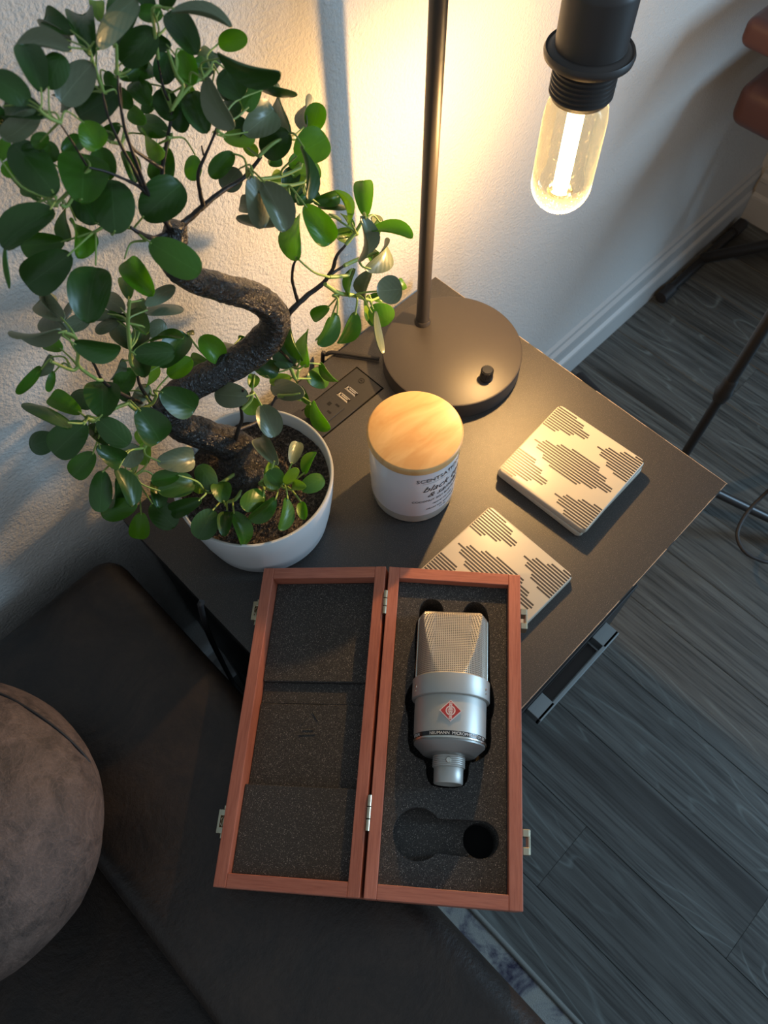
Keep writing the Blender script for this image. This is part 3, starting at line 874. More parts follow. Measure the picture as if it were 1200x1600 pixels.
# --- hinges and clasps
for yc, ln in ((0.0325, 0.021), (0.195, 0.025)):
    bm = bmesh.new()
    for k in range(3):
        a = -ln / 2 + ln * k / 3
        lathe(bm, [(0, a + 0.0002), (0.0017, a + 0.0004), (0.0017, a + ln / 3 - 0.0004), (0, a + ln / 3 - 0.0002)], 16, Matrix.Translation((0.0002, yc, ZR + 0.0006)) @ Matrix.Rotation(-PI / 2, 4, 'X'), cap=False)
    cobj('hinge', bm, m_brass, ML, case, smooth=50, label='small brass hinge')
for yc in (0.038, 0.2060):
    bm = bmesh.new()   # keeper on the base, right side
    rbox(bm, -BW - 0.0050, -BW - 0.0002, yc - 0.0085, yc - 0.0035, ZR - 0.012, ZR - 0.001, 0.0004, 1)
    rbox(bm, -BW - 0.0050, -BW - 0.0002, yc + 0.0035, yc + 0.0085, ZR - 0.012, ZR - 0.001, 0.0004, 1)
    rbox(bm, -BW - 0.0058, -BW - 0.0040, yc - 0.0085, yc + 0.0085, ZR - 0.012, ZR - 0.0015, 0.0004, 1)
    cobj('clasp_keeper', bm, m_brass, ML, case, label='brass clasp keeper')
    bm = bmesh.new()   # hook on the lid, left side
    X0 = LW + 0.0002
    rbox(bm, X0, X0 + 0.0045, yc - 0.0085, yc - 0.004, ZR - 0.014, ZR - 0.003, 0.0004, 1)
    rbox(bm, X0, X0 + 0.0045, yc + 0.004, yc + 0.0085, ZR - 0.014, ZR - 0.003, 0.0004, 1)
    rbox(bm, X0 + 0.0035, X0 + 0.0058, yc - 0.0085, yc + 0.0085, ZR - 0.014, ZR - 0.003, 0.0004, 1)
    tube(bm, [(X0 + 0.003, yc - 0.0115, ZR - 0.008), (X0 + 0.003, yc + 0.0115, ZR - 0.008)], 0.0012, 10, 1)
    tube(bm, [(X0 + 0.0025, yc - 0.004, ZR - 0.006), (X0 + 0.004, yc, ZR - 0.0045), (X0 + 0.0025, yc + 0.004, ZR - 0.006)], 0.0006, 8, 5)
    cobj('clasp_hook', bm, m_brass, MLID, case, smooth=40, label='brass clasp hook')

# ------------------------------------------------------------------ microphone, axis lies along the case
ma = Vector((-0.105, -0.091, 0)).normalized()     # top -> connector
mz = 0.0445
M0 = (Vector((-0.347, -0.3385, mz)) - ma * 0.0668)
mxd = ma.cross(Vector((0, 0, 1))).normalized()         # to the image right?  (front normal = +z)
if mxd.dot(uu) < 0: mxd = -mxd
mic = thing('microphone', 'satin nickel studio microphone with wire mesh head and red diamond badge', 'microphone', (0, 0, 0))
# local frame: X = across (u), Y = -axis (towards grille top), Z = up  (right-handed)
MM = Matrix(((mxd.x, -ma.x, 0, M0.x), (mxd.y, -ma.y, 0, M0.y), (0, 0, 1, M0.z), (0, 0, 0, 1)))
ROLL = Matrix.Rotation(math.radians(-4), 4, 'Y')
MM = MM @ ROLL
def mobj(name, bm, m, **kw):
    o = obj(name, bm, m, mic, **kw); o.matrix_local = MM; return o
# lathe along -Y : profile (r, s)
LA = Matrix.Rotation(PI / 2, 4, 'X')   # z -> -y
def mlathe(name, prof, m, **kw):
    bm = bmesh.new(); lathe(bm, prof, 96, LA, cap=False); return mobj(name, bm, m, **kw)
RG = 0.0272
# grille with flat sloped front and back
bm = bmesh.new(); uvl = bm.loops.layers.uv.new('UVMap')
NS, NP = 60, 128
rows = []
for i in range(NS + 1):
    s = 0.0 + 0.057 * (i / NS) ** 1.25
    rc = 0.0072
    R_ = RG if s >= rc else RG - rc + math.sqrt(max(0, rc * rc - (rc - s) ** 2))
    H = 0.0125 + (s / 0.057) * 0.0135
    if s < 0.006: H = H - 0.006 + math.sqrt(max(0, 0.006 ** 2 - (0.006 - s) ** 2))
    row = []
    for k in range(NP):
        a = 2 * PI * k / NP
        xx, hh = R_ * math.cos(a), RG * math.sin(a)
        if abs(hh) > H: hh = math.copysign(H, hh)
        else:
            xx = R_ / RG * math.sqrt(max(0, RG * RG - hh * hh)) * (1 if xx >= 0 else -1)
        if abs(RG * math.sin(a)) > H:
            # spread evenly over the flat
            xm = R_ / RG * math.sqrt(max(0, RG * RG - H * H)); a1 = math.asin(min(1, H / RG))
            aa = a if a < PI else a - PI
            tt = (aa - a1) / (PI - 2 * a1)
            xx = xm * (1 - 2 * tt) * (1 if a < PI else -1)
        row.append(bm.verts.new((xx, -s, hh)))
    rows.append(row)
for i in range(NS):
    for k in range(NP):
        j = (k + 1) % NP
        f_ = bm.faces.new((rows[i][k], rows[i][j], rows[i + 1][j], rows[i + 1][k]))
        for lpp in f_.loops:
            c_ = lpp.vert.co
            # unrolled width
            ux = c_.x if abs(c_.x) < 0.014 else math.copysign(0.014 + (abs(math.atan2(c_.x, abs(c_.z) + 1e-6)) - 0.5) * 0.027, c_.x)
            lpp[uvl].uv = (ux + 1, -c_.y + 1)
f_ = bm.faces.new(rows[0])
for lpp in f_.loops: lpp[uvl].uv = (lpp.vert.co.x + 1, lpp.vert.co.z + 1)
mobj('mesh_grille', bm, m_mesh, smooth=22)
# side frame hoop
bm = bmesh.new()
hp = [(-RG - 0.0003, -0.056, 0), (-RG - 0.0003, -0.03, 0), (-RG - 0.0003, -0.0072, 0)]
for i in range(1, 7):
    a = PI / 2 * i / 6; hp.append((-RG + 0.0072 - 0.0075 * math.cos(a), -0.0072 + 0.0075 * math.sin(a), 0))
hp2 = [(-x_, y_, z_) for x_, y_, z_ in reversed(hp)]
tube(bm, hp + hp2, 0.0010, 10, 2)
mobj('grille_frame', bm, m_frame, smooth=60)
mlathe('mounting_ring', [(0.0270, 0.0555), (0.0292, 0.0555), (0.0300, 0.0562), (0.0300, 0.0705), (0.0297, 0.0712), (0.0275, 0.0715)], m_nickel, smooth=40)
for sx_ in (-1, 1):
    for sp_, r_ in ((0.0640, 0.0010), (0.0672, 0.0006)):
        bm = bmesh.new()
        lathe(bm, [(0, 0.0305), (r_, 0.0305), (r_ * 1.2, 0.0295)], 12, Matrix.Translation((0, -sp_, 0)) @ Matrix.Rotation(sx_ * math.radians(62), 4, 'Y'), cap=False)
        mobj('set_pin', bm, m_frame)
mlathe('body', [(0, 0.0710), (0.0272, 0.0710), (0.0276, 0.0730), (0.0272, 0.0985), (0.0268, 0.0988)], m_nickel, smooth=40)
mlathe('lettering_band', [(0.0268, 0.0985), (0.0272, 0.0986), (0.0272, 0.1018), (0.0268, 0.1019)], m_band, smooth=40)
mlathe('lower_rim', [(0.0268, 0.1018), (0.0276, 0.1020), (0.0278, 0.1028), (0.0275, 0.1036), (0.0268, 0.1038)], m_frame, smooth=40)
mlathe('tapered_foot', [(0.0268, 0.1036), (0.0268, 0.1050), (0.0200, 0.1115), (0.0185, 0.1122), (0.0122, 0.1126)], m_nickel_dark, smooth=30)
pr = [(0.0100, 0.1124), (0.0122, 0.1125)]
for k in range(5): pr += [(0.0122, 0.1131 + k * 0.0014), (0.0119, 0.1136 + k * 0.0014), (0.0122, 0.1142 + k * 0.0014)]
pr += [(0.0120, 0.1204), (0.0105, 0.1206)]
mlathe('locking_ring', pr, m_nickel, smooth=25)
mlathe('connector', [(0.0106, 0.1202), (0.0110, 0.1209), (0.0108, 0.1312), (0.0104, 0.1320), (0.0094, 0.1320), (0.0092, 0.1270), (0, 0.1270)], m_nickel, smooth=40)
bm = bmesh.new()
MS = Matrix.Translation((0, -0.1166, 0.0118))
lathe(bm, [(0, 0.0010), (0.0008, 0.0010), (0.0009, 0.0016), (0.0017, 0.0016), (0.0022, 0.0010), (0.0022, 0)], 20, MS, cap=False)
mobj('clamp_screw', bm, m_frame, smooth=40)
# badge: diamond plate
def diamond(r, rx=None): rx = rx or r; return [(0, r), (rx, 0), (0, -r), (-rx, 0)]
bm = bmesh.new(); BMx = Matrix.Translation((0.0005, -0.0845, 0.0272))
prism(bm, diamond(0.0079, 0.0082), -0.0004, 0.0012, BMx)
badge = mobj('badge', bm, m_pink, label='red and white diamond badge')
def bobj(name, bm, m):
    o = obj(name, bm, m, badge); o.matrix_parent_inverse = Matrix.Identity(4); return o
bm = bmesh.new(); prism(bm, diamond(0.0071, 0.0074), 0.0011, 0.0013, BMx); bobj('red_field', bm, m_red)
bm = bmesh.new()
def ring2(bm, r0, r1, z, M, n_=32, cx=0, cy=0):
    a = [bm.verts.new(M @ Vector((cx + r0 * math.cos(2 * PI * i / n_), cy + r0 * math.sin(2 * PI * i / n_), z))) for i in range(n_)]
    b = [bm.verts.new(M @ Vector((cx + r1 * math.cos(2 * PI * i / n_), cy + r1 * math.sin(2 * PI * i / n_), z))) for i in range(n_)]
    for i in range(n_): bm.faces.new((a[i], a[(i + 1) % n_], b[(i + 1) % n_], b[i]))
ring2(bm, 0.0027, 0.0036, 0.00140, BMx)
ring2(bm, 0.0016, 0.0020, 0.00140, BMx)
prism(bm, [(-0.0011, -0.0062), (0.0011, -0.0062), (0.0011, 0.0062), (-0.0011, 0.0062)], 0.0013, 0.00142, BMx)
bobj('emblem', bm, m_pink)
bm = bmesh.new()
for k, ch in enumerate('NEUMANN'):
    yk = 0.0053 - k * 0.00176
    text_bm(ch, 0.0020, 0.0, 0, lambda c, yk=yk: BMx @ Vector((c.x, c.y + yk - 0.0007, 0.00146)), bm, res=1)
bobj('emblem_lettering', bm, m_red)
bm = bmesh.new()
def onband(off):
    def f_(c):
        a = (c.x + off) / 0.0272
        r = 0.02735 + c.z
        return Vector((r * math.sin(a), -0.1002 + c.y - 0.0011, r * math.cos(a)))
    return f_
text_bm('NEUMANN  MICROPHONE', 0.0031, 0.0, 0, onband(0.0035), bm)
text_bm('TLM 103', 0.0031, 0.0, 0, onband(0.0275), bm)
text_bm('BERLIN', 0.0031, 0.0, 0, onband(-0.0300), bm)
mobj('band_lettering', bm, m_letter)

# ------------------------------------------------------------------ potted bonsai
PCX, PCY = -0.3340, -0.0960
plant = thing('potted_bonsai', 'leafy bonsai tree with twisting dark trunk in a round white pot', 'potted plant', (PCX, PCY, 0))
MP = Matrix.Translation((PCX, PCY, 0))
bm = bmesh.new()
lathe(bm, [(0, 0.0003), (0.044, 0.0003), (0.0545, 0.0018), (0.0580, 0.006), (0.0620, 0.026), (0.0662, 0.055), (0.0683, 0.079), (0.0680, 0.0800), (0.0665, 0.0802), (0.0655, 0.0795), (0.0635, 0.062), (0.060, 0.050), (0, 0.050)], 128, MP, cap=False)
obj('pot', bm, m_pot, plant, world=True, smooth=50, label='round white glazed pot')
bm = bmesh.new()
NR, NA = 40, 96
rg = []
for i in range(1, NR + 1):
    r = 0.0636 * i / NR
    ring = []
    for k in range(NA):
        a = 2 * PI * k / NA
        p_ = Vector((r * math.cos(a), r * math.sin(a), 0))
        h = 0.0655 + 0.003 * noise.noise(p_ * 45) + 0.0016 * noise.noise(p_ * 190 + Vector((3, 1, 2)))
        ring.append(bm.verts.new((PCX + p_.x, PCY + p_.y, h)))
    rg.append(ring)
bm.faces.new(rg[0])
for a, b in zip(rg, rg[1:]):
    for k in range(NA):
        j = (k + 1) % NA; bm.faces.new((a[k], a[j], b[j], b[k]))
rr = random.Random(5)
for k in range(1500):
    r = 0.062 * math.sqrt(rr.random()); a = rr.uniform(0, 2 * PI); s_ = rr.uniform(0.0004, 0.0012)
    c_ = Vector((PCX + r * math.cos(a), PCY + r * math.sin(a), 0.0665 + 0.003 * noise.noise(Vector((r * math.cos(a), r * math.sin(a), 0)) * 45)))
    vs_ = [bm.verts.new(c_ + Vector((rr.uniform(.7, 1.2) * dx, rr.uniform(.7, 1.2) * dy, rr.uniform(.7, 1.2) * dz)) * s_) for dx, dy, dz in ((1, 0, 0), (-1, 0, 0), (0, 1, 0), (0, -1, 0), (0, 0, 1), (0, 0, -1))]
    for f_ in ((0, 2, 4), (2, 1, 4), (1, 3, 4), (3, 0, 4), (2, 0, 5), (1, 2, 5), (3, 1, 5), (0, 3, 5)): bm.faces.new([vs_[q_] for q_ in f_])
obj('soil', bm, m_soil, plant, world=True, kind='stuff', smooth=40)

def bark(q, t, a, r):
    return r * (0.05 * (noise.noise(Vector((math.cos(a) * 8, math.sin(a) * 8, t * 110)))) + 0.10 * noise.noise(q * 60) + 0.09 * noise.noise(Vector((math.cos(a) * 3, math.sin(a) * 3, t * 22)) * 1.0) + 0.05 * noise.noise(q * 260))
tr = [((385, 752), -0.088, 50), ((377, 722), -0.080, 37), ((364, 698), -0.070, 29), ((325, 681), -0.058, 24), ((284, 667), -0.050, 23), ((263, 643), -0.047, 23), ((276, 617), -0.050, 23), ((312, 597), -0.056, 23), ((358, 572), -0.062, 24), ((402, 545), -0.070, 26), ((427, 513), -0.076, 25), ((424, 484), -0.080, 23), ((392, 462), -0.083, 23), ((343, 449), -0.086, 22), ((297, 434), -0.088, 20), ((270, 406), -0.090, 21), ((272, 374), -0.090, 21), ((276, 350), -0.090, 17)]
pts, rad = [], []
for (q, Y, wpx) in tr:
    p_ = ony(q[0], q[1], Y); dpt = -(RM.inverted() @ (p_ - CAM)).z
    pts.append(p_); rad.append(wpx * dpt / FPX)
pts[0].z = 0.064
bm = bmesh.new(); tube(bm, pts, rad, 48, 30, bark)
obj('trunk', bm, m_trunk, plant, world=True, smooth=80)

YD = -0.09
def P3(x_, y_, Y=YD): return ony(x_, y_, Y)
# dark branches : (list of (px,py,Y), width px start, end)
branches = [
    ([(272, 365, -.09), (258, 345, -.092), (232, 305, -.095), (216, 262, -.1), (196, 205, -.1), (186, 150, -.1), (184, 118, -.1)], 8, 2.5),
    ([(232, 305, -.095), (215, 290, -.097), (190, 278, -.1), (165, 268, -.1), (140, 262, -.1)], 5, 2.5),
    ([(225, 298, -.095), (208, 262, -.103), (188, 225, -.105), (170, 185, -.105), (160, 145, -.105)], 5, 2.5),
    ([(252, 262, -.088), (225, 245, -.092), (205, 228, -.095), (192, 190, -.097), (188, 130, -.1)], 5, 2.5),
    ([(262, 350, -.09), (256, 300, -.087), (254, 262, -.085), (262, 215, -.085), (268, 172, -.085), (256, 140, -.085), (246, 92, -.085)], 7, 2.5),
    ([(282, 352, -.088), (300, 338, -.086), (318, 322, -.084), (345, 300, -.082), (380, 278, -.08), (402, 252, -.08), (408, 244, -.08)], 9, 4),
    ([(318, 324, -.084), (312, 298, -.085), (310, 270, -.086), (320, 245, -.087), (333, 215, -.088), (338, 200, -.088)], 6, 2.5),
    ([(318, 242, -.087), (315, 228, -.088)], 3, 2),
    ([(262, 365, -.09), (240, 372, -.095), (215, 362, -.1), (204, 355, -.1)], 8, 4),
    ([(135, 258, -.10), (115, 225, -.105), (92, 190, -.11)], 3, 2),
    ([(443, 502, -.076), (458, 482, -.078), (482, 460, -.08), (505, 442, -.082), (520, 420, -.084), (526, 400, -.085), (540, 383, -.086)], 8, 3.5),
    ([(465, 470, -.078), (457, 440, -.08), (458, 418, -.082), (463, 404, -.083)], 4.5, 3),
    ([(512, 432, -.082), (530, 420, -.082), (538, 415, -.082)], 4, 3),
    ([(262, 632, -.047), (240, 640, -.06), (212, 625, -.07), (200, 628, -.075)], 6, 3),
    ([(258, 655, -.05), (230, 620, -.065), (218, 600, -.07), (214, 580, -.075)], 6, 3),
    ([(210, 625, -.07), (180, 610, -.075), (160, 594, -.08), (150, 575, -.082), (140, 555, -.084), (134, 548, -.085)], 5, 3),
    ([(366, 700, -.072), (372, 672, -.078), (378, 655, -.08), (376, 630, -.083), (380, 608, -.085)], 6, 3),
    ([(372, 672, -.078), (400, 660, -.075), (420, 640, -.072), (432, 618, -.072)], 5, 3),
    ([(430, 540, -.074), (450, 560, -.075), (462, 572, -.076)], 4, 3),
]
for pl_, w0, w1 in branches:
    P = [P3(*q) for q in pl_]
    n_ = len(P)
    dpt = [-(RM.inverted() @ (p_ - CAM)).z for p_ in P]
    rad = [(w0 + (w1 - w0) * i / (n_ - 1)) * 0.62 * dpt[i] / FPX for i in range(n_)]
    bm = bmesh.new(); tube(bm, P, rad, 9, 5, lambda q, t, a, r: r * 0.25 * noise.noise(q * 300))
    obj('branch', bm, m_branch, plant, world=True, smooth=70)

# green stems: nodes with (x, y, Y) and path back to the wood
nodes = {
    'a': [(142, 85), (150, 112), (162, 145)], 'b': [(62, 172), (78, 185), (95, 192)], 'c': [(238, 22), (243, 60), (247, 92)],
    'd': [(262, 78), (275, 115), (286, 135), (268, 172)], 'e': [(182, 70), (183, 118)], 'f': [(330, 108), (318, 120), (296, 135), (270, 168)],
    'g': [(346, 188), (340, 205)], 'h': [(446, 214), (425, 225), (404, 245)], 'i': [(470, 262), (440, 275), (405, 280), (388, 278)],
    'j': [(90, 322), (75, 310), (88, 318), (140, 265)], 'k': [(148, 362), (170, 352), (205, 356)], 'l': [(228, 376), (215, 362)],
    'm': [(95, 320), (104, 322), (118, 300), (140, 265)],
    'n': [(98, 518), (118, 528), (122, 552), (123, 572), (150, 592), (160, 594)], 'o': [(80, 565), (112, 578), (122, 573)],
    'p': [(205, 540), (204, 565), (215, 585)], 'q': [(245, 618), (236, 632), (214, 640), (200, 630)], 'r': [(158, 655), (135, 655), (150, 655), (175, 640), (200, 630)],
    's': [(212, 742), (207, 735), (225, 700), (250, 660)], 't': [(320, 768), (345, 755), (375, 735)], 'u': [(352, 785), (368, 780), (380, 762)],
    'v': [(440, 758), (425, 765), (405, 755)], 'w': [(466, 580), (462, 592), (452, 570)], 'x': [(470, 625), (455, 620), (435, 618)],
    'y': [(394, 612), (392, 625), (378, 640)], 'z': [(566, 345), (556, 362), (540, 382)], 'A': [(588, 395), (560, 405), (538, 415)],
    'B': [(580, 470), (555, 462), (530, 458), (508, 444)], 'C': [(520, 462), (530, 458)], 'D': [(346, 575), (352, 582)], 'E': [(395, 270), (386, 277)],
    'F': [(203, 470), (200, 505), (203, 545)], 'G': [(545, 430), (530, 432), (515, 433)],
    'H': [(475, 285), (450, 290), (420, 285), (392, 276)], 'I': [(268, 215), (262, 215)], 'J': [(172, 222), (190, 225)],
}
stemY = {'s': -.06, 't': -.09, 'u': -.10, 'v': -.11, 'D': -.055, 'q': -.075, 'r': -.08, 'p': -.08, 'n': -.085, 'o': -.085, 'F': -.085, 'w': -.07, 'x': -.065, 'y': -.085, 'b': -.115}
NODE3 = {}
for k_, pth in nodes.items():
    Y = stemY.get(k_, -.09)
    NODE3[k_] = (pth[0], P3(*pth[0], Y))

# leaf base meshes (length 1 along +Y, width 1)
def leaf_mesh(name, cup, arch, ob=0.12):
    bm = bmesh.new(); nt = 13
    up, dn = [], []
    for i in range(nt):
        t_ = 0.5 - 0.5 * math.cos(PI * i / (nt - 1))
        hw = 0.5 * math.sqrt(max(0, 1 - (2 * t_ - 1) ** 2)) ** 0.92 * (1 + ob * (2 * t_ - 1)) + 0.006
        ru, rd = [], []
        for x_ in (-1, -0.5, 0, 0.5, 1):
            X_ = x_ * hw
            z_ = cup * (X_ * X_) * 1.6 + (0.02 * abs(x_) if abs(x_) < 0.6 else 0.02) - arch * (t_ - 0.5) ** 2 * 1.2
            ru.append(bm.verts.new((X_, t_, z_ + 0.009))); rd.append(bm.verts.new((X_ * 0.985, t_, z_ - 0.009)))
        up.append(ru); dn.append(rd)
    for i in range(nt - 1):
        for k in range(4):
            bm.faces.new((up[i][k], up[i][k + 1], up[i + 1][k + 1], up[i + 1][k]))
            bm.faces.new((dn[i][k], dn[i + 1][k], dn[i + 1][k + 1], dn[i][k + 1]))
        bm.faces.new((up[i][0], up[i + 1][0], dn[i + 1][0], dn[i][0]))
        bm.faces.new((up[i][4], dn[i][4], dn[i + 1][4], up[i + 1][4]))
    bm.faces.new([*up[0], *reversed(dn[0])]); bm.faces.new([*up[-1], *reversed(dn[-1])])
    bmesh.ops.recalc_face_normals(bm, faces=bm.faces)
    me = bpy.data.meshes.new(name); bm.to_mesh(me); bm.free(); me.shade_smooth(); me.set_sharp_from_angle(angle=math.radians(60))
    return me
LMESH = {}
for tn, mt in LM.items():
    LMESH[tn] = []
    for j, (cu, ar) in enumerate(((0.30, 0.25), (-0.22, 0.35), (0.50, 0.45), (0.12, -0.25))):
        me = leaf_mesh('leaf', cu, ar); me.materials.append(mt); LMESH[tn].append(me)
LEAVES = """112,48,66,25,32,D 140,78,126,14,40,D 145,68,205,-5,34,G 180,66,200,0,45,D 155,30,150,0,22,L 150,75,166,55,20,L 110,74,26,65,24,G 105,62,62,48,22,G 65,140,38,68,42,D 75,138,95,85,38,D
143,98,95,157,48,G 48,158,-12,120,42,D 62,172,-5,190,26,D 62,178,8,220,34,G 185,145,122,182,50,D 130,190,155,232,42,B 188,100,240,50,44,D 195,120,238,95,34,M 205,125,232,160,30,M 257,205,212,185,34,M
222,208,252,238,20,L 170,282,155,232,36,M 212,285,196,236,24,M 255,22,216,20,24,M 268,12,360,36,14,G 262,14,305,78,40,D 340,68,384,60,29,B 240,15,222,-12,24,D 250,14,270,-14,22,D 262,70,222,62,34,D
252,132,262,84,34,D 285,75,300,130,30,B 312,122,335,80,34,D 338,90,434,120,26,D 350,105,375,150,46,D 318,122,360,200,34,G 345,122,357,158,14,G 388,170,396,112,32,M 408,140,458,157,14,D 448,205,432,145,24,D
385,208,430,170,46,G 408,240,450,210,42,D 250,137,268,185,36,D 288,150,280,205,32,D 295,140,320,202,38,D 292,130,314,165,18,L 355,210,382,190,28,D 350,215,398,218,26,L 362,182,380,160,20,L 262,232,245,285,38,M
305,240,300,278,25,B 365,238,330,275,28,M 375,262,352,292,34,G 396,275,415,354,34,G 412,282,448,357,42,G 412,325,373,318,26,G 436,352,372,350,17,G 462,260,448,295,26,D 475,285,455,312,26,D 487,205,499,163,32,B
475,200,482,156,12,G 462,245,510,215,50,B 457,275,500,265,33,L 475,228,484,308,14,D 462,404,460,340,32,B 478,322,518,380,40,B 492,316,532,306,22,M 498,320,541,319,10,D 465,318,498,300,20,M 514,334,533,338,5,M
571,335,568,281,30,B 550,350,530,297,6,L 552,362,535,334,8,M 552,370,526,365,22,M 572,340,568,406,17,G 575,340,592,345,14,G 580,355,643,367,19,B 594,345,583,390,15,M 575,388,590,405,20,M 578,422,608,380,24,G
576,424,566,466,21,G 588,455,626,452,42,G 620,450,632,440,18,M 578,462,600,468,14,M 582,482,612,505,38,B 582,480,588,508,24,M 552,420,543,462,12,M 581,487,592,551,11,G 573,462,577,500,7,L 513,480,487,497,20,M
528,490,501,539,24,M 517,498,498,530,14,B 556,490,534,537,24,M 478,572,476,519,20,B 470,565,450,512,14,M 465,560,428,552,38,D 438,582,398,568,28,D 455,590,422,596,18,L 471,615,420,605,32,G 484,592,516,588,33,M
500,568,525,597,12,M 467,605,480,628,14,M 486,628,512,670,20,B 486,632,498,664,14,M 408,632,430,680,36,G 392,620,394,648,27,L 387,620,335,616,38,G 398,584,393,604,18,B 350,566,316,528,34,B 380,548,326,530,18,G
375,527,392,543,18,M 360,560,368,548,12,L 332,576,296,560,24,M 262,588,298,562,28,B 320,585,300,594,12,L 97,497,60,468,36,G 94,518,77,470,17,G 104,505,114,475,12,G 98,515,138,497,24,G 94,520,20,524,14,G
95,545,74,530,28,B 116,538,186,550,33,D 190,482,160,460,28,G 170,490,140,495,18,G 200,495,163,488,14,G 185,500,148,515,18,G 228,512,176,497,16,M 205,543,180,508,28,D 201,465,196,432,23,M 193,402,233,455,36,B
222,507,212,468,28,M 222,470,268,450,22,G 228,485,282,475,18,G 232,524,258,505,26,G 210,555,271,550,36,D 250,572,290,522,40,D 210,550,225,514,26,D 212,545,225,585,30,D 235,530,283,526,9,M 292,520,304,520,8,G
193,562,176,594,12,G 207,576,186,610,30,M 160,650,160,596,52,D 140,636,118,608,32,D 124,644,78,618,30,B 200,610,192,626,16,D 210,637,232,600,24,G 232,605,238,570,14,L 66,575,33,618,16,M 80,556,55,590,14,G
85,580,78,612,12,M 108,662,48,624,22,D 252,612,305,640,46,D 218,640,252,690,50,D 84,686,43,698,36,D 133,662,84,708,50,D 153,655,200,695,38,D 138,662,167,692,22,D 155,700,193,722,32,D 146,708,114,744,34,M
195,730,212,696,36,G 215,728,228,695,24,L 236,700,214,675,18,L 160,735,156,798,33,D 184,730,210,788,28,D 208,788,155,806,34,M 188,750,176,790,18,D 221,802,216,842,30,B 237,786,272,822,38,D 248,722,305,715,38,G
280,742,238,752,24,M 248,768,302,752,36,D 245,745,250,790,26,D 312,782,265,800,26,D 320,768,300,755,18,L 335,765,312,727,30,D 350,784,342,753,30,M 333,796,310,840,38,D 355,796,350,833,22,D 365,800,385,850,26,M
414,766,382,792,30,M 412,778,400,800,22,D 432,780,392,813,24,M 450,778,440,827,20,M 470,783,475,810,16,B 440,760,418,738,32,M 442,757,463,735,16,L 455,755,475,760,16,L 471,765,505,746,28,M 475,740,490,706,16,B
456,724,466,690,21,G 430,722,404,680,27,G 415,745,430,725,20,L 84,300,20,222,58,D 128,314,132,240,72,M 150,350,120,300,42,D 180,364,174,282,62,D 82,325,2,380,46,D 98,378,32,385,38,M 108,398,42,446,56,D
150,411,136,495,60,D 118,342,128,396,28,B 98,325,106,372,18,M 222,340,282,288,58,D 233,378,310,425,50,M 60,310,25,265,30,M 80,255,75,222,28,M 0,250,8,215,18,B 2,380,8,448,5,M 175,140,205,165,26,M 200,170,225,190,24,B 130,215,100,235,24,M 118,235,95,225,20,B 150,205,135,232,22,B 235,130,215,150,26,M 262,150,240,165,24,M 300,105,325,95,20,M 345,160,372,175,28,D 20,250,10,275,22,B
30,290,60,300,24,M 75,210,52,228,22,M 185,195,165,215,22,M 238,255,262,262,22,M 420,255,440,248,20,M 470,240,455,262,20,B 425,290,440,268,18,L 415,200,440,188,22,M 380,225,402,240,18,L 60,225,40,245,24,D 5,165,-12,190,22,D
165,110,178,140,20,M 205,80,188,60,20,D 228,88,210,110,22,M 120,150,90,160,26,D 100,110,120,135,24,D 300,60,285,40,20,M 275,110,300,118,20,L 330,140,318,165,22,D 240,170,222,160,24,M"""
rl = random.Random(11)
for k_, pth in nodes.items():
    Y = stemY.get(k_, -.09)
    P = [P3(*q, Y) for q in pth]
    if k_ in 'tuv': P = [p_ if p_.z > 0.08 else onz(*q, 0.080) for p_, q in zip(P, pth)]
    bm = bmesh.new()
    dpt = -(RM.inverted() @ (P[0] - CAM)).z
    rr_ = 2.7 * dpt / FPX
    if len(P) > 1: tube(bm, P, [rr_ * 0.9] + [rr_ * 1.15] * (len(P) - 1), 7, 4)
    NODE3[k_] = (pth[0], P[0], bm, rr_, P)
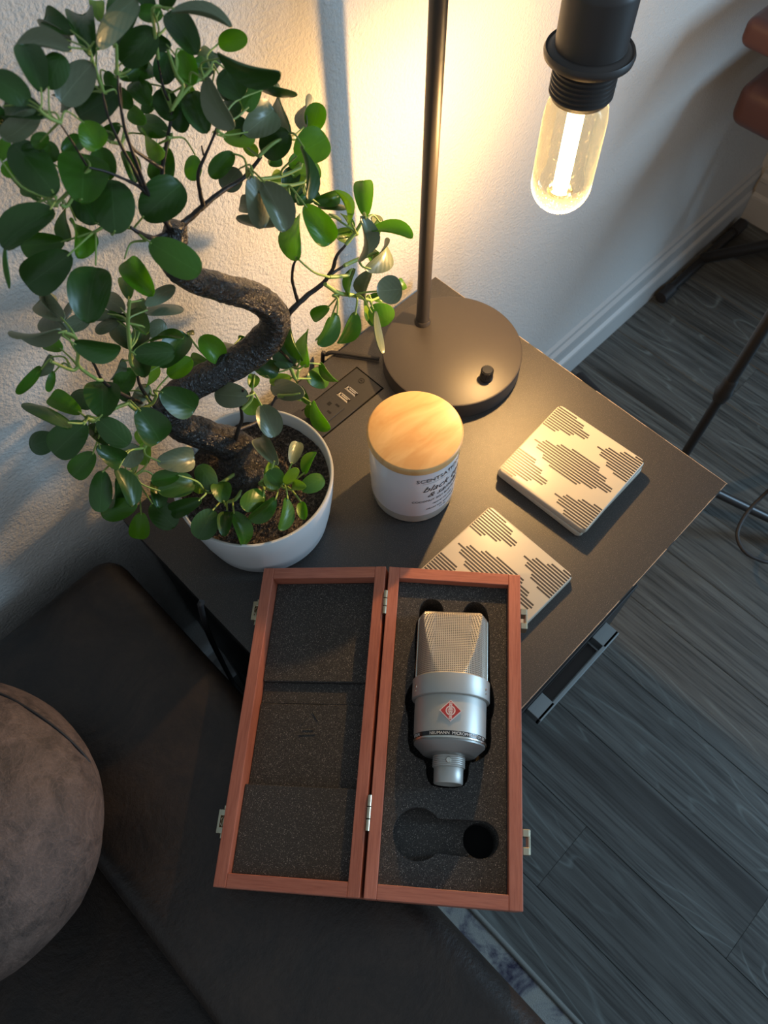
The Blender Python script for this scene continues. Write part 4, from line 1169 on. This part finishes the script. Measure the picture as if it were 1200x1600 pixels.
for i, s in enumerate(LEAVES.split()):
    a = s.split(','); bx, by, tx_, ty_, wp = map(float, a[:5]); tone = a[5]
    wp *= 1.05; tx_ += (tx_ - bx) * 0.04; ty_ += (ty_ - by) * 0.04
    ln = math.hypot(tx_ - bx, ty_ - by)
    # nearest stem node
    kk = min(NODE3, key=lambda q: min(math.hypot(z_[0] - bx, z_[1] - by) + 3 * j for j, z_ in enumerate(nodes[q])))
    Yn = stemY.get(kk, -.09)
    pB = P3(bx, by, Yn); dB = -(RM.inverted() @ (pB - CAM)).z
    real = max(ln, wp * 1.3) * dB / FPX
    Yb = Yn - max(-0.022, min(0.022, (real - 0.0235) * 2.2)) + rl.uniform(-0.004, 0.004)
    Yb = min(Yb, -0.035)
    if 295 < bx < 525 and by > 665: Yb = min(Yb, onz(bx, by, 0.082 + 0.00008 * (900 - by) + rl.uniform(0, 0.01)).y)
    pB = P3(bx, by, Yb); dB = -(RM.inverted() @ (pB - CAM)).z
    tw = dB * (1 + rl.uniform(-0.03, 0.045))
    if tone in 'G': tw = dB * (1 + rl.uniform(0.0, 0.05))
    pT = at(tx_, ty_, tw)
    if 280 < tx_ < 520 and ty_ > 680 and pT.z < 0.074: pT = onz(tx_, ty_, 0.074)
    if pT.y > -0.004: pT = P3(tx_, ty_, -0.006)
    ax = pT - pB; L = ax.length
    ax.normalize()
    vw = (CAM - (pB + pT) / 2).normalized()
    X = ax.cross(vw).normalized(); N = X.cross(ax).normalized()
    W_proj = wp * dB / FPX
    ratio = wp / ln
    if ratio < 0.52:
        W_true = max(W_proj, min(0.58 * L, W_proj * 3)); th = math.acos(max(0.15, min(1, W_proj / W_true)))
        th *= 1 if rl.random() < 0.5 else -1
    else:
        W_true = W_proj; th = rl.uniform(-0.18, 0.18)
    Rt = Matrix.Rotation(th, 3, ax)
    X = Rt @ X; N = Rt @ N
    sc_ = max(L, W_true * 0.9)
    M = Matrix(((X.x * W_true, ax.x * L, N.x * sc_, pB.x), (X.y * W_true, ax.y * L, N.y * sc_, pB.y), (X.z * W_true, ax.z * L, N.z * sc_, pB.z), (0, 0, 0, 1)))
    mi = 3 if tone == 'G' and rl.random() < .3 else rl.choice((0, 0, 1, 2))
    o = bpy.data.objects.new('leaf', LMESH[tone][mi]); C.objects.link(o)
    o.parent = plant; o.matrix_parent_inverse = Matrix.Translation(plant.location).inverted(); o.matrix_basis = M
    # petiole to the nearest point of the nearest stem
    nd = NODE3[kk]
    tgt = min(nd[4], key=lambda q: (q - pB).length)
    d_ = (tgt - pB).length
    if d_ > 0.0015:
        mid = pB.lerp(tgt, 0.5) - ax * min(0.25 * d_, 0.004) + Vector((0, 0, 0.0008))
        tube(nd[2], [pB + ax * (0.04 * L), mid, tgt], [nd[3] * 0.5, nd[3] * 0.6, nd[3] * 0.8], 6, 4)
for k_, nd in NODE3.items():
    obj('leaf_stem', nd[2], m_stem, plant, world=True, smooth=60)

# ------------------------------------------------------------------ sofa, cushion
sofa = thing('sofa', 'dark brown leather sofa, its wide arm below the wooden case', 'sofa', (-0.9, -0.5, FZ))
def pad(bm, x0, x1, y0, y1, z0, z1, r, M=None, seg=6): rbox(bm, x0, x1, y0, y1, z0, z1, r, seg, M)
bm = bmesh.new(); pad(bm, -0.625, -0.457, -1.15, -0.012, FZ + 0.04, -0.0012, 0.022)
obj('armrest', bm, m_sofa, sofa, world=True, smooth=60)
bm = bmesh.new(); pad(bm, -1.7, -0.627, -0.95, -0.16, FZ + 0.18, -0.14, 0.03)
obj('seat', bm, m_sofa, sofa, world=True, smooth=60)
bm = bmesh.new(); pad(bm, -1.7, -0.640, -0.155, -0.012, FZ + 0.04, -0.03, 0.03)
obj('backrest', bm, m_sofa, sofa, world=True, smooth=60)
bm = bmesh.new(); pad(bm, -1.7, -0.627, -0.9, -0.14, FZ + 0.04, FZ + 0.179, 0.01, seg=2)
obj('base_frame', bm, m_sofa, sofa, world=True, smooth=60)
for (lx_, ly_) in ((-0.54, -1.10), (-0.54, -0.06), (-1.62, -0.9), (-1.62, -0.06)):
    bm = bmesh.new(); lathe(bm, [(0, 0.0075), (0.016, 0.0075), (0.022, 0.041), (0, 0.041)], 16, Matrix.Translation((lx_, ly_, FZ)), cap=False)
    obj('foot', bm, m_black, sofa, world=True, smooth=40)

CC = at(-84, 1290, 0.530)
cush = thing('cushion', 'large rounded brown distressed leather cushion leaning over the sofa arm', 'cushion', tuple(CC))
CUR = 0.0994
bm = bmesh.new()
ring = []
NU, NV = 96, 64
vwd = (CAM - CC).normalized()
Mc = vwd.to_track_quat('Z', 'Y').to_matrix()
def cpt(th, ph):
    # superellipsoid facing up towards the room, flattened along its thickness
    d = Vector((math.cos(ph) * math.cos(th), math.cos(ph) * math.sin(th), math.sin(ph)))
    r = CUR * (1 + 0.012 * noise.noise(d * 2.5) + 0.006 * noise.noise(d * 7))
    if ph > 0:
        r *= 1 - 0.012 * math.exp(-((ph - 0.42 - 0.1 * math.sin(th * 2)) / 0.035) ** 2)
    return Vector((d.x * r, d.y * r * 1.12, d.z * r * 0.76))
vs0 = [[bm.verts.new(cpt(2 * PI * k / NU, -PI / 2 + PI * i / NV)) for k in range(NU)] for i in range(1, NV)]
for a, b in zip(vs0, vs0[1:]):
    for k in range(NU):
        j = (k + 1) % NU; bm.faces.new((a[k], a[j], b[j], b[k]))
v0 = bm.verts.new(cpt(0, -PI / 2)); v1 = bm.verts.new(cpt(0, PI / 2))
for k in range(NU):
    j = (k + 1) % NU; bm.faces.new((vs0[0][j], vs0[0][k], v0)); bm.faces.new((vs0[-1][k], vs0[-1][j], v1))
CM = Matrix.Rotation(math.radians(16), 3, 'Y') @ Matrix.Rotation(math.radians(-8), 3, 'X')
bmesh.ops.rotate(bm, matrix=CM, verts=bm.verts)
obj('cover', bm, m_cush, cush, smooth=80)
# seam: line across the upper right of the cushion, following the surface towards the camera
def oncush(px_, py_):
    o = CM.inverted() @ (CAM - CC); d = CM.inverted() @ ray(px_, py_)
    s = Vector((1 / CUR, 1 / (CUR * 1.12), 1 / (CUR * 0.76)))
    o2 = Vector([o[i] * s[i] for i in range(3)]); d2 = Vector([d[i] * s[i] for i in range(3)])
    A_, B_, C_ = d2.dot(d2), 2 * o2.dot(d2), o2.dot(o2) - 1
    disc = B_ * B_ - 4 * A_ * C_
    if disc < 0: return None
    t_ = (-B_ - math.sqrt(disc)) / (2 * A_)
    p_ = o + d * t_
    return CM @ (p_ * 1.001)
bm = bmesh.new()
sp_ = [oncush(*q) for q in ((-60, 1072), (-25, 1078), (5, 1086), (45, 1108), (80, 1132), (104, 1152), (126, 1174), (140, 1192))]
sp_ = [q for q in sp_ if q]
tube(bm, sp_, 0.0010, 8, 10)
obj('seam', bm, m_thread, cush, smooth=60, label='dark stitched seam')

# ------------------------------------------------------------------ rug
rug = thing('rug', 'cream rug with blue-violet blotches and grey bound edge, beside the sofa', 'rug', (-1.0, -1.0, FZ))
bm = bmesh.new(); box(bm, -1.9, -0.4035, -2.2, -0.36, FZ + 0.0003, FZ + 0.007)
o = obj('pile', bm, m_rug, rug, world=True)
bm = bmesh.new(); tube(bm, [(-0.4010, -0.358, FZ + 0.0052), (-0.4005, -0.52, FZ + 0.0052), (-0.4020, -0.8, FZ + 0.0052), (-0.4010, -2.2, FZ + 0.0052)], 0.0045, 8, 4)
tube(bm, [(-0.4010, -0.358, FZ + 0.0052), (-1.9, -0.358, FZ + 0.0052)], 0.0045, 8, 4)
obj('bound_edge', bm, m_bind, rug, world=True, smooth=60)

# ------------------------------------------------------------------ tripod stand on the right
SXp, SYp = 0.275, -0.288
st = thing('tripod_stand', 'black tripod microphone stand on the floor right of the table', 'stand', (SXp, SYp, FZ))
bm = bmesh.new(); tube(bm, [(SXp, SYp, -0.45), (SXp, SYp, -0.20)], 0.0068, 20, 1)
obj('lower_pole', bm, m_black, st, world=True, smooth=60)
bm = bmesh.new(); tube(bm, [(SXp, SYp, -0.20), (SXp, SYp, 0.10)], 0.0078, 20, 1)
obj('upper_pole', bm, m_black, st, world=True, smooth=60)
bm = bmesh.new(); lathe(bm, [(0.007, -0.222), (0.0098, -0.220), (0.0105, -0.214), (0.0118, -0.207), (0.0118, -0.202), (0.010, -0.196), (0.0095, -0.180), (0.0078, -0.176)], 24, Matrix.Translation((SXp, SYp, 0)))
obj('clutch_collar', bm, m_black, st, world=True, smooth=40)
bm = bmesh.new(); lathe(bm, [(0.006, -0.46), (0.016, -0.455), (0.018, -0.43), (0.016, -0.405), (0.008, -0.40)], 24, Matrix.Translation((SXp, SYp, 0)))
obj('hub', bm, m_black, st, world=True, smooth=40)
for (fx, fy, fz) in ((0.428, -0.018, FZ + 0.010), (0.435, -0.535, FZ + 0.010), (-0.035, -0.300, FZ + 0.010)):
    bm = bmesh.new(); a = Vector((SXp, SYp, -0.415)); b = Vector((fx, fy, fz))
    c_ = a.lerp(b, 0.80)
    tube(bm, [a, c_], 0.0075, 14, 1)
    lg = obj('leg', bm, m_black, st, world=True, smooth=60)
    bm = bmesh.new(); tube(bm, [c_, b], 0.0098, 14, 1)
    o = obj('rubber_foot', bm, m_rubber, lg, smooth=60); o.matrix_parent_inverse = Matrix.Identity(4)
bm = bmesh.new()
tube(bm, [onz(1262, 700, -0.30), onz(1225, 745, -0.36), onz(1195, 772, -0.40), onz(1168, 800, -0.42), onz(1152, 832, -0.43), (onz(1160, 858, -0.435)), onz(1182, 873, -0.44), onz(1215, 878, -0.45), onz(1290, 860, -0.5), onz(1330, 850, FZ + 0.006)], 0.0030, 10, 6)
o = obj('microphone_cable', bm, m_rubber, smooth=60)
o['label'] = 'looped black cable dangling by the tripod stand at the right edge'; o['category'] = 'cable'

# ------------------------------------------------------------------ bench / chair in the far right corner
ch = thing('chair', 'burgundy padded chair on black floor bars in the far corner', 'chair', (0.86, -0.2, FZ))
bm = bmesh.new(); pad(bm, 0.602, 1.00, -0.52, -0.028, -0.105, -0.040, 0.020)
obj('seat', bm, m_burg, ch, world=True, smooth=60)
bm = bmesh.new()
q = ony(1172, 46, -0.045)
pad(bm, q.x, q.x + 0.40, -0.24, -0.035, q.z - 0.025, q.z + 0.012, 0.012)
obj('arm_pad', bm, m_burg, ch, world=True, smooth=60)
bm = bmesh.new(); tube(bm, [(q.x + 0.3, -0.12, q.z - 0.0252), (q.x + 0.3, -0.12, -0.0402)], 0.010, 12, 1)
obj('arm_support', bm, m_black, ch, world=True, smooth=60)
for yb in (-0.012, -0.50):
    bm = bmesh.new(); tube(bm, [(0.735, yb, FZ + 0.013), (0.965, yb, FZ + 0.013)], 0.009, 14, 1)
    fb_ = obj('foot_bar', bm, m_black, ch, world=True, smooth=60)
    for (a, b) in ((0.700, 0.736), (0.964, 1.0)):
        bm = bmesh.new(); tube(bm, [(a, yb, FZ + 0.013), (b, yb, FZ + 0.013)], 0.0125, 14, 1)
        o = obj('rubber_cap', bm, m_rubber, fb_, smooth=60); o.matrix_parent_inverse = Matrix.Identity(4)
for (ya, yb) in ((-0.012, -0.46), (-0.50, -0.06)):
    bm = bmesh.new(); tube(bm, [(0.85, ya, FZ + 0.018), (0.85, yb, -0.1055)], 0.011, 14, 1)
    obj('leg', bm, m_black, ch, world=True, smooth=60)
